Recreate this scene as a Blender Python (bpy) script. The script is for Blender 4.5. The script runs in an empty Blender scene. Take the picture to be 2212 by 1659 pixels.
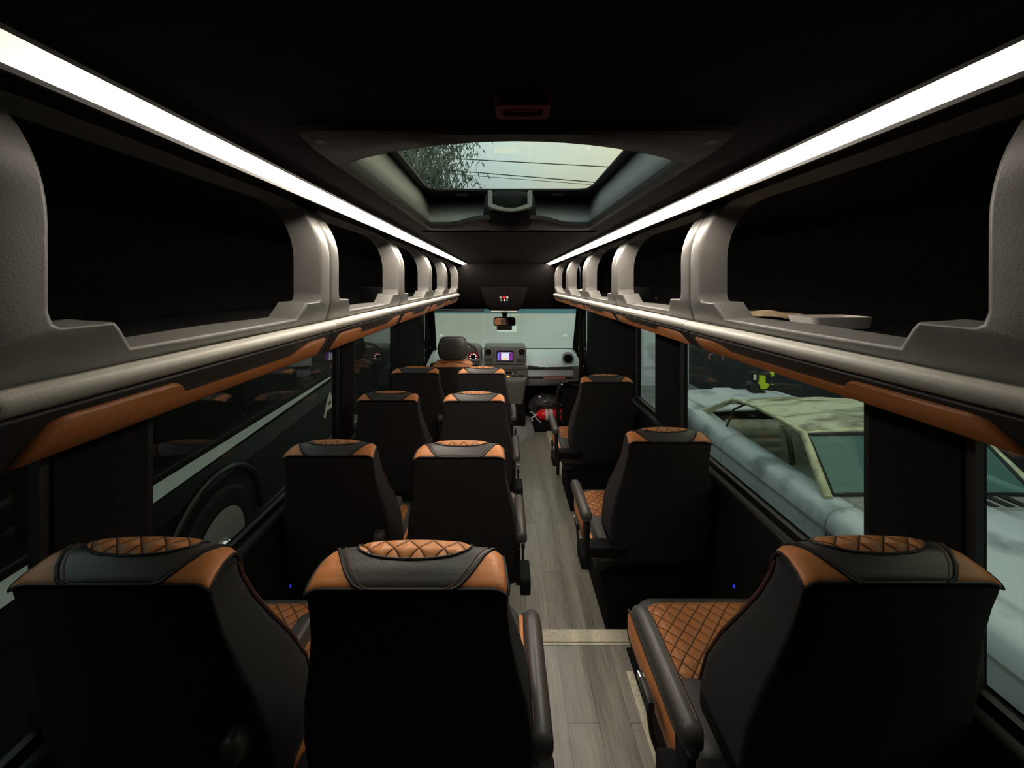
import bpy, bmesh, math, random
from mathutils import Vector, Matrix
random.seed(7)
SC = bpy.context.scene
COL = SC.collection
PI = math.pi

# ------------------------------------------------------------------ materials
def mat(name, col, rough=0.5, metal=0.0, nscale=0, namt=0.0, bump=0.0, bscale=None, spec=0.5, emit=None, estr=0, stretch=None, coat=0):
    m = bpy.data.materials.new(name); m.use_nodes = True
    nt = m.node_tree; b = nt.nodes['Principled BSDF']
    b.inputs['Base Color'].default_value = (*col, 1)
    b.inputs['Roughness'].default_value = rough
    b.inputs['Metallic'].default_value = metal
    b.inputs['Specular IOR Level'].default_value = spec
    if coat: b.inputs['Coat Weight'].default_value = coat
    if emit:
        b.inputs['Emission Color'].default_value = (*emit, 1)
        b.inputs['Emission Strength'].default_value = estr
    if nscale or bump:
        tc = nt.nodes.new('ShaderNodeTexCoord'); mp = nt.nodes.new('ShaderNodeMapping')
        nt.links.new(tc.outputs['Object'], mp.inputs['Vector'])
        if stretch: mp.inputs['Scale'].default_value = stretch
        if nscale and namt:
            n = nt.nodes.new('ShaderNodeTexNoise'); n.inputs['Scale'].default_value = nscale; n.inputs['Detail'].default_value = 5
            nt.links.new(mp.outputs[0], n.inputs['Vector'])
            r = nt.nodes.new('ShaderNodeValToRGB')
            r.color_ramp.elements[0].position = 0.3; r.color_ramp.elements[1].position = 0.7
            r.color_ramp.elements[0].color = (*[max(0, c*(1-namt)) for c in col], 1)
            r.color_ramp.elements[1].color = (*[min(1, c*(1+namt)) for c in col], 1)
            nt.links.new(n.outputs['Fac'], r.inputs['Fac']); nt.links.new(r.outputs[0], b.inputs['Base Color'])
        if bump:
            n2 = nt.nodes.new('ShaderNodeTexNoise'); n2.inputs['Scale'].default_value = bscale or nscale; n2.inputs['Detail'].default_value = 3
            nt.links.new(mp.outputs[0], n2.inputs['Vector'])
            bp = nt.nodes.new('ShaderNodeBump'); bp.inputs['Strength'].default_value = bump; bp.inputs['Distance'].default_value = 0.003
            nt.links.new(n2.outputs['Fac'], bp.inputs['Height']); nt.links.new(bp.outputs[0], b.inputs['Normal'])
    return m

def math_node(nt, op, a, b=None, clamp=False):
    n = nt.nodes.new('ShaderNodeMath'); n.operation = op; n.use_clamp = clamp
    for i, v in enumerate((a, b)):
        if v is None: continue
        if isinstance(v, (int, float)): n.inputs[i].default_value = v
        else: nt.links.new(v, n.inputs[i])
    return n.outputs[0]

def glass(name, tint, refl=1.0, rough=0.0):
    m = bpy.data.materials.new(name); m.use_nodes = True
    nt = m.node_tree; nt.nodes.remove(nt.nodes['Principled BSDF'])
    out = nt.nodes['Material Output']
    t = nt.nodes.new('ShaderNodeBsdfTransparent'); t.inputs[0].default_value = (*tint, 1)
    g = nt.nodes.new('ShaderNodeBsdfGlossy'); g.inputs['Roughness'].default_value = rough
    g.inputs[0].default_value = (refl, refl, refl, 1)
    lw = nt.nodes.new('ShaderNodeLayerWeight'); lw.inputs[0].default_value = 0.5   # Facing = 1 - cos
    p5 = math_node(nt, 'POWER', lw.outputs['Facing'], 5.0)
    f = math_node(nt, 'ADD', math_node(nt, 'MULTIPLY', p5, 0.9), 0.035 * refl)
    mx = nt.nodes.new('ShaderNodeMixShader')
    nt.links.new(f, mx.inputs[0]); nt.links.new(t.outputs[0], mx.inputs[1]); nt.links.new(g.outputs[0], mx.inputs[2])
    nt.links.new(mx.outputs[0], out.inputs['Surface'])
    return m

def quilt(name, col, line, freq=14.0, ys=1.0):
    """leather sewn in diamonds: lines on x+y and x-y"""
    m = mat(name, col, rough=0.45)
    nt = m.node_tree; b = nt.nodes['Principled BSDF']
    tc = nt.nodes.new('ShaderNodeTexCoord'); sp = nt.nodes.new('ShaderNodeSeparateXYZ')
    nt.links.new(tc.outputs['Object'], sp.inputs[0])
    yy = math_node(nt, 'MULTIPLY', sp.outputs['Y'], ys)
    d = []
    for op in ('ADD', 'SUBTRACT'):
        s = math_node(nt, op, sp.outputs['X'], yy)
        s = math_node(nt, 'MULTIPLY', s, freq)
        s = math_node(nt, 'ADD', s, 100.25)
        s = math_node(nt, 'FRACT', s)
        s = math_node(nt, 'SUBTRACT', s, 0.5)
        d.append(math_node(nt, 'ABSOLUTE', s))
    mn = math_node(nt, 'MINIMUM', d[0], d[1])
    h = math_node(nt, 'POWER', math_node(nt, 'MULTIPLY', mn, 2.0), 0.35)
    r = nt.nodes.new('ShaderNodeValToRGB')
    r.color_ramp.elements[0].position = 0.02; r.color_ramp.elements[0].color = (*line, 1)
    r.color_ramp.elements[1].position = 0.06; r.color_ramp.elements[1].color = (*col, 1)
    nt.links.new(mn, r.inputs[0]); nt.links.new(r.outputs[0], b.inputs['Base Color'])
    bp = nt.nodes.new('ShaderNodeBump'); bp.inputs['Strength'].default_value = 0.8; bp.inputs['Distance'].default_value = 0.01
    nt.links.new(h, bp.inputs['Height']); nt.links.new(bp.outputs[0], b.inputs['Normal'])
    return m

def emis(name, col, s):
    m = bpy.data.materials.new(name); m.use_nodes = True
    nt = m.node_tree; nt.nodes.remove(nt.nodes['Principled BSDF'])
    e = nt.nodes.new('ShaderNodeEmission'); e.inputs[0].default_value = (*col, 1); e.inputs[1].default_value = s
    nt.links.new(e.outputs[0], nt.nodes['Material Output'].inputs['Surface'])
    return m

def floor_mat():
    m = mat('wood vinyl floor', (0.2, 0.18, 0.15), rough=0.33)
    nt = m.node_tree; b = nt.nodes['Principled BSDF']
    tc = nt.nodes.new('ShaderNodeTexCoord')
    br = nt.nodes.new('ShaderNodeTexBrick')
    mp = nt.nodes.new('ShaderNodeMapping'); mp.inputs['Rotation'].default_value = (0, 0, PI/2)
    nt.links.new(tc.outputs['Object'], mp.inputs[0]); nt.links.new(mp.outputs[0], br.inputs['Vector'])
    br.inputs['Color1'].default_value = (0.23, 0.215, 0.185, 1); br.inputs['Color2'].default_value = (0.33, 0.31, 0.27, 1)
    br.inputs['Mortar'].default_value = (0.12, 0.11, 0.095, 1); br.inputs['Scale'].default_value = 1.0
    br.inputs['Mortar Size'].default_value = 0.0012; br.inputs['Brick Width'].default_value = 0.9; br.inputs['Row Height'].default_value = 0.11
    mp2 = nt.nodes.new('ShaderNodeMapping'); mp2.inputs['Scale'].default_value = (55, 3.0, 1)
    nt.links.new(tc.outputs['Object'], mp2.inputs[0])
    n = nt.nodes.new('ShaderNodeTexNoise'); n.inputs['Scale'].default_value = 2.2; n.inputs['Detail'].default_value = 8; n.inputs['Roughness'].default_value = 0.7
    nt.links.new(mp2.outputs[0], n.inputs['Vector'])
    mx = nt.nodes.new('ShaderNodeMix'); mx.data_type = 'RGBA'; mx.blend_type = 'MULTIPLY'; mx.inputs[0].default_value = 0.85
    r = nt.nodes.new('ShaderNodeValToRGB'); r.color_ramp.elements[0].position = 0.3; r.color_ramp.elements[0].color = (0.55, 0.55, 0.55, 1); r.color_ramp.elements[1].position = 0.7
    r.color_ramp.elements[1].color = (1.25, 1.25, 1.25, 1)
    nt.links.new(n.outputs['Fac'], r.inputs[0])
    nt.links.new(br.outputs['Color'], mx.inputs[6]); nt.links.new(r.outputs[0], mx.inputs[7])
    nt.links.new(mx.outputs[2], b.inputs['Base Color'])
    return m

def primer_mat():
    m = mat('grey primer paint', (0.40, 0.46, 0.48), rough=0.5)
    nt = m.node_tree; b = nt.nodes['Principled BSDF']
    tc = nt.nodes.new('ShaderNodeTexCoord')
    n = nt.nodes.new('ShaderNodeTexNoise'); n.inputs['Scale'].default_value = 3.2; n.inputs['Detail'].default_value = 4
    nt.links.new(tc.outputs['Object'], n.inputs['Vector'])
    r = nt.nodes.new('ShaderNodeValToRGB')
    r.color_ramp.elements[0].position = 0.27; r.color_ramp.elements[0].color = (0.22, 0.25, 0.26, 1)
    r.color_ramp.elements[1].position = 0.46; r.color_ramp.elements[1].color = (0.66, 0.71, 0.73, 1)
    nt.links.new(n.outputs['Fac'], r.inputs[0]); nt.links.new(r.outputs[0], b.inputs['Base Color'])
    return m

def roof_dirt_mat():
    m = mat('dusty cream paint', (0.62, 0.62, 0.42), rough=0.7)
    nt = m.node_tree; b = nt.nodes['Principled BSDF']
    tc = nt.nodes.new('ShaderNodeTexCoord'); mp = nt.nodes.new('ShaderNodeMapping'); mp.inputs['Scale'].default_value = (1.2, 4, 4)
    nt.links.new(tc.outputs['Object'], mp.inputs[0])
    n = nt.nodes.new('ShaderNodeTexNoise'); n.inputs['Scale'].default_value = 2.0; n.inputs['Detail'].default_value = 6; n.inputs['Distortion'].default_value = 1.0
    nt.links.new(mp.outputs[0], n.inputs['Vector'])
    r = nt.nodes.new('ShaderNodeValToRGB')
    r.color_ramp.elements[0].position = 0.36; r.color_ramp.elements[0].color = (0.19, 0.19, 0.13, 1)
    r.color_ramp.elements[1].position = 0.56; r.color_ramp.elements[1].color = (0.66, 0.66, 0.46, 1)
    nt.links.new(n.outputs['Fac'], r.inputs[0]); nt.links.new(r.outputs[0], b.inputs['Base Color'])
    return m

M = {}
M['fabric'] = mat('black seat fabric', (0.026, 0.026, 0.026), 0.85, nscale=160, namt=0.35, bump=0.25, bscale=500, spec=0.25)
M['leather_black'] = mat('black leather', (0.058, 0.056, 0.053), 0.38, bump=0.15, bscale=260)
M['leather_tan'] = mat('tan leather', (0.58, 0.215, 0.075), 0.42, nscale=30, namt=0.12, bump=0.12, bscale=240)
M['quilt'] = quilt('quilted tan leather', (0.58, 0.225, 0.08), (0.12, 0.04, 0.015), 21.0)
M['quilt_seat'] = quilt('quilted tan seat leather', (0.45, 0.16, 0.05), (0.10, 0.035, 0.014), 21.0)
M['piping'] = mat('dark stitched piping', (0.018, 0.014, 0.014), 0.5)
M['seam'] = mat('brown seam piping', (0.10, 0.045, 0.03), 0.5)
M['plastic_black'] = mat('black plastic', (0.012, 0.012, 0.013), 0.45, bump=0.1, bscale=300)
M['carpet_black'] = mat('black carpet lining', (0.010, 0.010, 0.010), 0.95, nscale=90, namt=0.4, bump=0.3, bscale=300, spec=0.1)
M['headliner'] = mat('black headliner cloth', (0.016, 0.0135, 0.0135), 0.95, nscale=70, namt=0.3, spec=0.1)
M['rack'] = mat('charcoal grained plastic', (0.155, 0.148, 0.139), 0.42, nscale=40, namt=0.06, bump=0.12, bscale=420)
M['rack_dark'] = mat('dark trim panel', (0.02, 0.017, 0.016), 0.5, bump=0.1, bscale=200)
M['rail'] = mat('grained grey handrail', (0.50, 0.48, 0.43), 0.45, nscale=60, namt=0.06, bump=0.16, bscale=340)
M['insert'] = mat('rack tan leather', (0.42, 0.14, 0.04), 0.45, bump=0.15, bscale=260)
def led_mat():
    m = emis('warm white lamp diffuser', (1.0, 0.90, 0.76), 36.0); nt = m.node_tree
    tc = nt.nodes.new('ShaderNodeTexCoord'); sp = nt.nodes.new('ShaderNodeSeparateXYZ'); nt.links.new(tc.outputs['Object'], sp.inputs[0])
    mr = nt.nodes.new('ShaderNodeMapRange'); mr.interpolation_type = 'SMOOTHSTEP'
    mr.inputs['From Min'].default_value = 0.0; mr.inputs['From Max'].default_value = 1.1
    mr.inputs['To Min'].default_value = 1.0; mr.inputs['To Max'].default_value = 45.0
    nt.links.new(sp.outputs['Y'], mr.inputs['Value'])
    nt.links.new(mr.outputs[0], [n for n in nt.nodes if n.type == 'EMISSION'][0].inputs[1])
    return m
M['led'] = led_mat()                     # emission faded at the rear, dimming the near racks in place of lens vignetting
def paper_mat(name, col):
    m = bpy.data.materials.new(name); m.use_nodes = True; nt = m.node_tree; nt.nodes.remove(nt.nodes['Principled BSDF'])
    d = nt.nodes.new('ShaderNodeBsdfDiffuse'); t = nt.nodes.new('ShaderNodeBsdfTranslucent'); x = nt.nodes.new('ShaderNodeMixShader'); x.inputs[0].default_value = 0.95
    d.inputs[0].default_value = t.inputs[0].default_value = (*col, 1)
    nt.links.new(d.outputs[0], x.inputs[1]); nt.links.new(t.outputs[0], x.inputs[2]); nt.links.new(x.outputs[0], nt.nodes['Material Output'].inputs[0])
    return m
M['floor'] = floor_mat()
M['nosing'] = mat('cream step nosing', (0.60, 0.56, 0.43), 0.6, nscale=120, namt=0.2, bump=0.3, bscale=200)
M['chrome'] = mat('chrome', (0.75, 0.75, 0.75), 0.15, metal=1.0)
M['satin'] = mat('satin silver trim', (0.6, 0.62, 0.64), 0.3, metal=0.8)
M['tube_black'] = mat('gloss black tube', (0.008, 0.008, 0.008), 0.12, coat=0.5)
M['hatch_grey'] = mat('grey hatch plastic', (0.36, 0.37, 0.36), 0.55, bump=0.15, bscale=220)
M['hatch_dark'] = mat('dark grey hatch plastic', (0.05, 0.048, 0.046), 0.6, bump=0.15, bscale=220)
M['matte_black'] = mat('matte black plastic', (0.012, 0.012, 0.012), 0.8, spec=0.15)
M['rubber'] = mat('black rubber', (0.006, 0.006, 0.006), 0.5)
M['red_plastic'] = mat('red plastic', (0.17, 0.012, 0.006), 0.6, spec=0.2)
M['dash'] = mat('grey dashboard plastic', (0.62, 0.69, 0.74), 0.6, bump=0.15, bscale=200)
M['dash_dark'] = mat('charcoal dashboard plastic', (0.13, 0.125, 0.12), 0.55, bump=0.1, bscale=200)
M['white'] = mat('white paper', (0.80, 0.80, 0.78), 0.7)
M['sticker'] = paper_mat('pale green sticker', (0.92, 1.0, 0.98))
M['sticker_white'] = paper_mat('thin white paper', (1.0, 1.0, 0.98))
M['sticker_cream'] = paper_mat('thin cream paper', (1.0, 0.93, 0.70))
M['cream_paper'] = mat('cream paper', (0.78, 0.70, 0.48), 0.7)
M['card'] = mat('brown cardboard', (0.58, 0.44, 0.26), 0.85, nscale=25, namt=0.35)
M['pinkish'] = mat('pale pink tray', (0.88, 0.81, 0.78), 0.6)
M['blue_paper'] = mat('light blue paper', (0.45, 0.58, 0.75), 0.7)
M['blue'] = mat('dark blue card', (0.03, 0.05, 0.30), 0.5)
M['red_paper'] = mat('red booklet', (0.70, 0.16, 0.15), 0.5)
M['red_gloss'] = mat('red enamel', (0.85, 0.02, 0.03), 0.25)
M['bag'] = mat('black bag film', (0.10, 0.10, 0.105), 0.2, coat=0.6)
M['screen_off'] = mat('black gloss screen', (0.006, 0.006, 0.007), 0.1)
M['scr_purple'] = emis('screen purple', (0.35, 0.06, 0.45), 0.55)
M['scr_white'] = emis('screen white', (0.80, 0.85, 1.0), 0.9)
M['scr_yellow'] = emis('screen yellow', (1.0, 0.72, 0.15), 0.9)
M['scr_blue'] = emis('screen blue', (0.25, 0.25, 0.95), 0.8)
M['e_red'] = emis('red indicator', (0.9, 0.03, 0.03), 0.9)
M['e_white'] = emis('white indicator', (1.0, 0.95, 0.95), 1.5)
M['e_amber'] = emis('amber indicator', (1.0, 0.35, 0.08), 1.4)
M['e_blue'] = emis('blue indicator', (0.02, 0.05, 1.0), 1.2)
M['mirror'] = mat('mirror', (0.5, 0.5, 0.5), 0.05, metal=1.0)
M['side_glass'] = glass('tinted side glass', (0.78, 0.81, 0.80))
M['front_glass'] = glass('windshield glass', (0.95, 0.975, 0.965))
M['band_glass'] = glass('blue shade band glass', (0.42, 0.62, 0.70))
M['hatch_glass'] = glass('hatch glass', (0.85, 0.87, 0.86), refl=0.6)
M['primer'] = primer_mat()
M['cream'] = roof_dirt_mat()
M['cream_plain'] = mat('chipped cream paint', (0.66, 0.66, 0.40), 0.6, nscale=14, namt=0.3)
M['car_inner'] = mat('car cabin lining', (0.12, 0.125, 0.10), 0.8, nscale=8, namt=0.4)
M['car_seat'] = mat('olive grey vinyl', (0.52, 0.52, 0.40), 0.6, nscale=6, namt=0.3)
M['car_glass'] = glass('teal car glass', (0.55, 0.78, 0.75))
def dusty(m, col, k):
    nt = m.node_tree; out = nt.nodes['Material Output']; src = out.inputs['Surface'].links[0].from_socket
    d = nt.nodes.new('ShaderNodeBsdfDiffuse'); d.inputs[0].default_value = (*col, 1); x = nt.nodes.new('ShaderNodeMixShader'); x.inputs[0].default_value = k
    nt.links.new(src, x.inputs[1]); nt.links.new(d.outputs[0], x.inputs[2]); nt.links.new(x.outputs[0], out.inputs['Surface'])
dusty(M['car_glass'], (0.26, 0.50, 0.45), 0.40)      # dusty pane
M['car_black'] = mat('worn black trim', (0.015, 0.016, 0.016), 0.6)
M['lime'] = mat('lime green plastic', (0.60, 0.80, 0.03), 0.4)
M['van_black'] = mat('black van paint', (0.004, 0.004, 0.0045), 0.35)
M['van_grey'] = mat('grey van paint', (0.009, 0.009, 0.0085), 0.6, spec=0.25)
M['van_glass'] = mat('dark van glass', (0.003, 0.003, 0.004), 0.5, spec=0.08)
M['stripe'] = mat('pale blue stripe', (0.80, 0.90, 0.94), 0.6)
M['alloy'] = mat('grey alloy', (0.42, 0.43, 0.40), 0.45, metal=0.3)
M['tire'] = mat('tyre rubber', (0.010, 0.010, 0.010), 0.8)
M['concrete'] = mat('concrete paving', (0.30, 0.30, 0.28), 0.9, nscale=3, namt=0.2)
M['pale_wall'] = mat('pale rendered wall', (0.88, 0.95, 0.91), 0.9, nscale=0.7, namt=0.10, stretch=(0.6, 1, 2.6))
M['dark_wall'] = mat('dark boarded wall', (0.020, 0.021, 0.021), 0.9, nscale=2.0, namt=0.25)
M['bark'] = mat('bark', (0.05, 0.04, 0.03), 0.9, nscale=20, namt=0.4)
M['leaf'] = mat('leaf', (0.13, 0.17, 0.14), 0.6, nscale=3, namt=0.25)  # greyed: the veil of the hatch glass is put into the leaf colour
M['wire'] = mat('black cable', (0.02, 0.02, 0.025), 0.7)

# ------------------------------------------------------------------ mesh helpers
class MB:
    def __init__(s): s.v = []; s.f = []
    def add(s, vs, fs):
        n = len(s.v); s.v += [tuple(v) for v in vs]; s.f += [tuple(i+n for i in f) for f in fs]; return s
    def box(s, x0, x1, y0, y1, z0, z1):
        vs = [(x, y, z) for z in (z0, z1) for y in (y0, y1) for x in (x0, x1)]
        return s.add(vs, [(0, 2, 3, 1), (4, 5, 7, 6), (0, 1, 5, 4), (2, 6, 7, 3), (0, 4, 6, 2), (1, 3, 7, 5)])
    def rings(s, rings, closed=True, cap0=False, cap1=False, loop=False):
        n = len(rings[0]); vs = [p for r in rings for p in r]; fs = []
        m = len(rings)
        for i in range(m if loop else m-1):
            a = i*n; b = ((i+1) % m)*n
            for j in range(n if closed else n-1):
                k = (j+1) % n
                fs.append((a+j, a+k, b+k, b+j))
        if cap0: fs.append(tuple(range(n-1, -1, -1)))
        if cap1: fs.append(tuple((m-1)*n+j for j in range(n)))
        return s.add(vs, fs)
    def grid(s, fn, nu, nv):
        return s.rings([[fn(i/nu, j/nv) for i in range(nu+1)] for j in range(nv+1)], closed=False)
    def prism(s, poly, fn, a, b):
        """poly of 2-D points, fn(p, t) -> 3-D"""
        return s.rings([[fn(p, a) for p in poly], [fn(p, b) for p in poly]], cap0=True, cap1=True)
    def tube(s, pts, r, n=10, closed=False, caps=True):
        pts = [Vector(p) for p in pts]; rings = []; N = len(pts)
        up = None
        for i, p in enumerate(pts):
            if closed: t = (pts[(i+1) % N]-pts[i-1]).normalized()
            else: t = (pts[min(i+1, N-1)]-pts[max(i-1, 0)]).normalized()
            if up is None:
                up = Vector((0, 0, 1)) if abs(t.z) < 0.9 else Vector((1, 0, 0))
            a = (up - t*up.dot(t))
            if a.length < 1e-5: a = t.orthogonal()
            a.normalize(); b = t.cross(a); up = a
            rr = r[i] if isinstance(r, (list, tuple)) else r
            rings.append([p+a*(rr*math.cos(q))+b*(rr*math.sin(q)) for q in [2*PI*k/n for k in range(n)]])
        return s.rings(rings, cap0=caps and not closed, cap1=caps and not closed, loop=closed)
    def lathe(s, prof, c, axis='z', n=24, cap=True):
        c = Vector(c); rings = []
        for r, h in prof:
            ring = []
            for k in range(n):
                q = 2*PI*k/n; a, b = r*math.cos(q), r*math.sin(q)
                ring.append(c + (Vector((a, b, h)) if axis == 'z' else Vector((a, h, b)) if axis == 'y' else Vector((h, a, b))))
            rings.append(ring)
        return s.rings(rings, cap0=cap, cap1=cap)
    def xf(s, m):
        s.v = [tuple(m @ Vector(v)) for v in s.v]; return s
    def build(s, name, material, parent=None, smooth=35, bevel=0, seg=2, subsurf=0, solid=0):
        me = bpy.data.meshes.new(name); bm = bmesh.new()
        bv = [bm.verts.new(v) for v in s.v]
        for f in s.f:
            try: bm.faces.new([bv[i] for i in f])
            except ValueError: pass
        bmesh.ops.remove_doubles(bm, verts=bm.verts, dist=1e-5)
        bmesh.ops.recalc_face_normals(bm, faces=bm.faces)
        if bevel:
            es = [e for e in bm.edges if len(e.link_faces) == 2 and e.calc_face_angle(0) > 0.5]
            bmesh.ops.bevel(bm, geom=es, offset=bevel, segments=seg, profile=0.5, affect='EDGES', clamp_overlap=True)
        bm.to_mesh(me); bm.free()
        for p in me.polygons: p.use_smooth = True
        me.set_sharp_from_angle(angle=math.radians(smooth))
        me.materials.append(material)
        o = bpy.data.objects.new(name, me); COL.objects.link(o)
        if parent: o.parent = parent
        if subsurf:
            md = o.modifiers.new('Subdivision', 'SUBSURF'); md.levels = md.render_levels = subsurf
        if solid:
            md = o.modifiers.new('Solidify', 'SOLIDIFY'); md.thickness = solid; md.offset = -1
        return o

def tag(o, label, cat, group=None):
    o['label'] = label; o['category'] = cat
    if group: o['group'] = group
    return o
def thing(name, label, cat, loc=(0, 0, 0), rz=0, group=None):
    o = bpy.data.objects.new(name, None); o.empty_display_size = 0.1; COL.objects.link(o)
    o.location = loc; o.rotation_euler = (0, 0, rz)
    return tag(o, label, cat, group)
def struct(o, label=None):
    o['kind'] = 'structure'
    if label: o['label'] = label
    return o
def dup(root, loc, label, rz=None):
    r = root.copy(); COL.objects.link(r); r.location = loc; r['label'] = label
    if rz is not None: r.rotation_euler = (0, 0, rz)
    for ch in list(root.children):
        c = ch.copy(); COL.objects.link(c); c.parent = r
        for g in list(ch.children):
            d = g.copy(); COL.objects.link(d); d.parent = c
    return r
def rrect(w0, w1, h0, h1, r, n=5):
    """rounded rectangle, CCW, r = (bl, br, tr, tl)"""
    if not isinstance(r, (list, tuple)): r = (r,)*4
    pts = []
    for cx, cy, q, rr in ((w0+r[0], h0+r[0], PI, r[0]), (w1-r[1], h0+r[1], 1.5*PI, r[1]), (w1-r[2], h1-r[2], 0, r[2]), (w0+r[3], h1-r[3], 0.5*PI, r[3])):
        for k in range(n+1):
            a = q+0.5*PI*k/n; pts.append((cx+rr*math.cos(a), cy+rr*math.sin(a)))
    return pts
def crv(tab, t):
    for (a, va), (b, vb) in zip(tab, tab[1:]):
        if t <= b:
            k = (t-a)/(b-a); k = max(0, min(1, k))
            return tuple(x+(y-x)*k for x, y in zip(va, vb)) if isinstance(va, tuple) else va+(vb-va)*k
    return tab[-1][1]
def sm(t): t = max(0, min(1, t)); return t*t*(3-2*t)

# ------------------------------------------------------------------ camera (level, lens shift)
F = 830.0; CAMZ = 1.69
cd = bpy.data.cameras.new('camera'); cam = bpy.data.objects.new('camera', cd); COL.objects.link(cam)
cam.location = (0, 0, CAMZ); cam.rotation_euler = (PI/2, 0, 0)
cd.sensor_fit = 'HORIZONTAL'; cd.sensor_width = 36; cd.lens = F/2212*36
cd.shift_x = 15/2212; cd.shift_y = (612-829.5)/2212
cd.clip_start = 0.01; cd.clip_end = 200
SC.camera = cam

# ------------------------------------------------------------------ world: overcast evening sky
w = bpy.data.worlds.new('sky'); SC.world = w; w.use_nodes = True
nt = w.node_tree; bg = nt.nodes['Background']
tc = nt.nodes.new('ShaderNodeTexCoord'); sp = nt.nodes.new('ShaderNodeSeparateXYZ'); nt.links.new(tc.outputs['Generated'], sp.inputs[0])
nz = nt.nodes.new('ShaderNodeTexNoise'); nz.inputs['Scale'].default_value = 3.0; nz.inputs['Detail'].default_value = 4
nt.links.new(tc.outputs['Generated'], nz.inputs['Vector'])
a = math_node(nt, 'ADD', math_node(nt, 'MULTIPLY', sp.outputs['X'], 1.3), math_node(nt, 'MULTIPLY', nz.outputs['Fac'], 0.55))
rp = nt.nodes.new('ShaderNodeValToRGB'); nt.links.new(a, rp.inputs[0])
rp.color_ramp.elements[0].position = 0.05; rp.color_ramp.elements[0].color = (0.62, 0.76, 0.74, 1)
rp.color_ramp.elements[1].position = 0.62; rp.color_ramp.elements[1].color = (0.92, 0.92, 0.66, 1)
e = rp.color_ramp.elements.new(0.28); e.color = (0.74, 0.90, 0.80, 1)
nt.links.new(rp.outputs[0], bg.inputs[0]); bg.inputs[1].default_value = 1.35

SC.view_settings.view_transform = 'Standard'; SC.view_settings.look = 'None'
SC.view_settings.exposure = 0.0; SC.view_settings.gamma = 1.0; SC.view_settings.use_curve_mapping = False

# ------------------------------------------------------------------ van shell
XL, XR = -0.97, 0.98        # inner faces of the side walls
ZC = 1.885                   # ceiling
YB, YF = -0.62, 5.1
struct(MB().box(XL-.06, XR+.06, 1.70, 5.2, -0.06, 0.0).build('floor', M['floor']), 'grey wood plank vinyl floor of the aisle')
struct(MB().box(XL-.06, XR+.06, YB, 1.645, -0.06, 0.145).build('floor_rear', M['floor']), 'raised rear floor of grey wood plank vinyl')
nos = MB().box(-0.90, 0.90, 1.652, 1.712, 0.10, 0.149).box(-0.90, 0.90, 1.640, 1.6495, 0.10, 0.1475)
nos.box(-0.90, 0.90, 1.645, 1.7, -0.06, 0.10)
struct(nos.build('trim_1', M['nosing']), 'cream step nosing across the aisle')

def side_wall(name, x0, x1, label, wz):
    mb = MB()
    mb.box(x0, x1, YB, 5.15, -0.06, wz)                    # below the windows
    mb.box(x0, x1, YB, 5.0, 1.50, 1.99)                      # above the windows
    for a, b in WP: mb.box(x0, x1, a, b, wz, 1.50)         # pillars, plus the added blanking of the rear windows
    return struct(mb.build(name, M['carpet_black'], bevel=0.008), label)
WP = [(YB, 0.45), (0.825, 1.05), (2.28, 2.47), (3.42, 4.62), (4.9, 5.0)]  # first span added out of view, cuts daylight on the seat backs
side_wall('wall_left', XL-.06, XL, 'black lined left side wall with window pillars', .73)
WP = [(YB, 0.45), (0.825, 1.04), (2.18, 2.51), (2.93, 4.60), (4.9, 5.0)]  # rearmost span likewise closes the unseen window part against daylight
side_wall('wall_right', XR, XR+.06, 'black lined right side wall with window pillars', .82)
struct(MB().box(XL-.06, XR+.06, YB-.05, YB, 0, 1.99).build('wall_rear', M['carpet_black']))
# ledges under the windows
for s, x in ((-1, XL), (1, XR)):
    zz = .73 if s < 0 else .82
    mb = MB(); mb.prism([(0, zz), (-.03, zz-.01), (-.03, zz-.03), (0, zz-.05)], lambda p, t: (x+s*p[0], t, p[1]), YB+.01, 3.4)
    struct(mb.build('trim_2' if s < 0 else 'trim_3', M['plastic_black'], bevel=0.006), 'black ledge under the %s side windows' % ('left' if s < 0 else 'right'))
# panes
def pane(name, x, y0, y1, label, z0=None, z1=1.50):
    if z0 is None: z0 = .73 if x < 0 else .82
    o = struct(MB().box(x-.003, x+.003, y0, y1, z0, z1).build(name, M['side_glass']), label)
    fr = MB()
    s = 1 if x < 0 else -1
    a, b = sorted((x+s*0.004, x+s*0.022)); t = 0.018
    for q in ((y0, y1, z0, z0+t), (y0, y1, z1-t, z1), (y0, y0+t, z0+t, z1-t), (y1-t, y1, z0+t, z1-t)): fr.box(a, b, *q)
    f = fr.build('window_seal', M['rubber'], o)
    return o
pane('window_1', XL-.03, 0.45, 0.825, 'rear left side window pane')
pane('window_2', XL-.03, 1.05, 2.28, 'middle left side window pane showing the striped van')
pane('window_3', XL-.03, 2.47, 3.42, 'forward left side window pane')
pane('window_4', XR+.03, 0.45, 0.825, 'rear right side window pane')
pane('window_5', XR+.03, 1.04, 2.18, 'middle right side window pane showing the old coupe')
pane('window_6', XR+.03, 2.51, 2.93, 'narrow right side window pane ahead of the pillar')
pane('window_7', XL-.03, 4.62, 4.9, 'driver door window pane', 0.86, 1.50)
pane('window_8', XR+.03, 4.60, 4.9, 'passenger door window pane', 0.86, 1.50)

# ceiling with hatch hole
HX0, HX1, HY0, HY1 = -0.243, 0.271, 0.47, 1.245
mb = MB()
mb.box(XL-.06, HX0-.006, YB, 4.3, ZC, ZC+.012).box(HX1+.006, XR+.06, YB, 4.3, ZC, ZC+.012)
mb.box(HX0-.006, HX1+.006, YB, .49, ZC, ZC+.012).box(HX0-.006, HX1+.006, HY1+.02, 4.3, ZC, ZC+.012)
struct(mb.build('ceiling', M['headliner']), 'black cloth ceiling')

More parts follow.
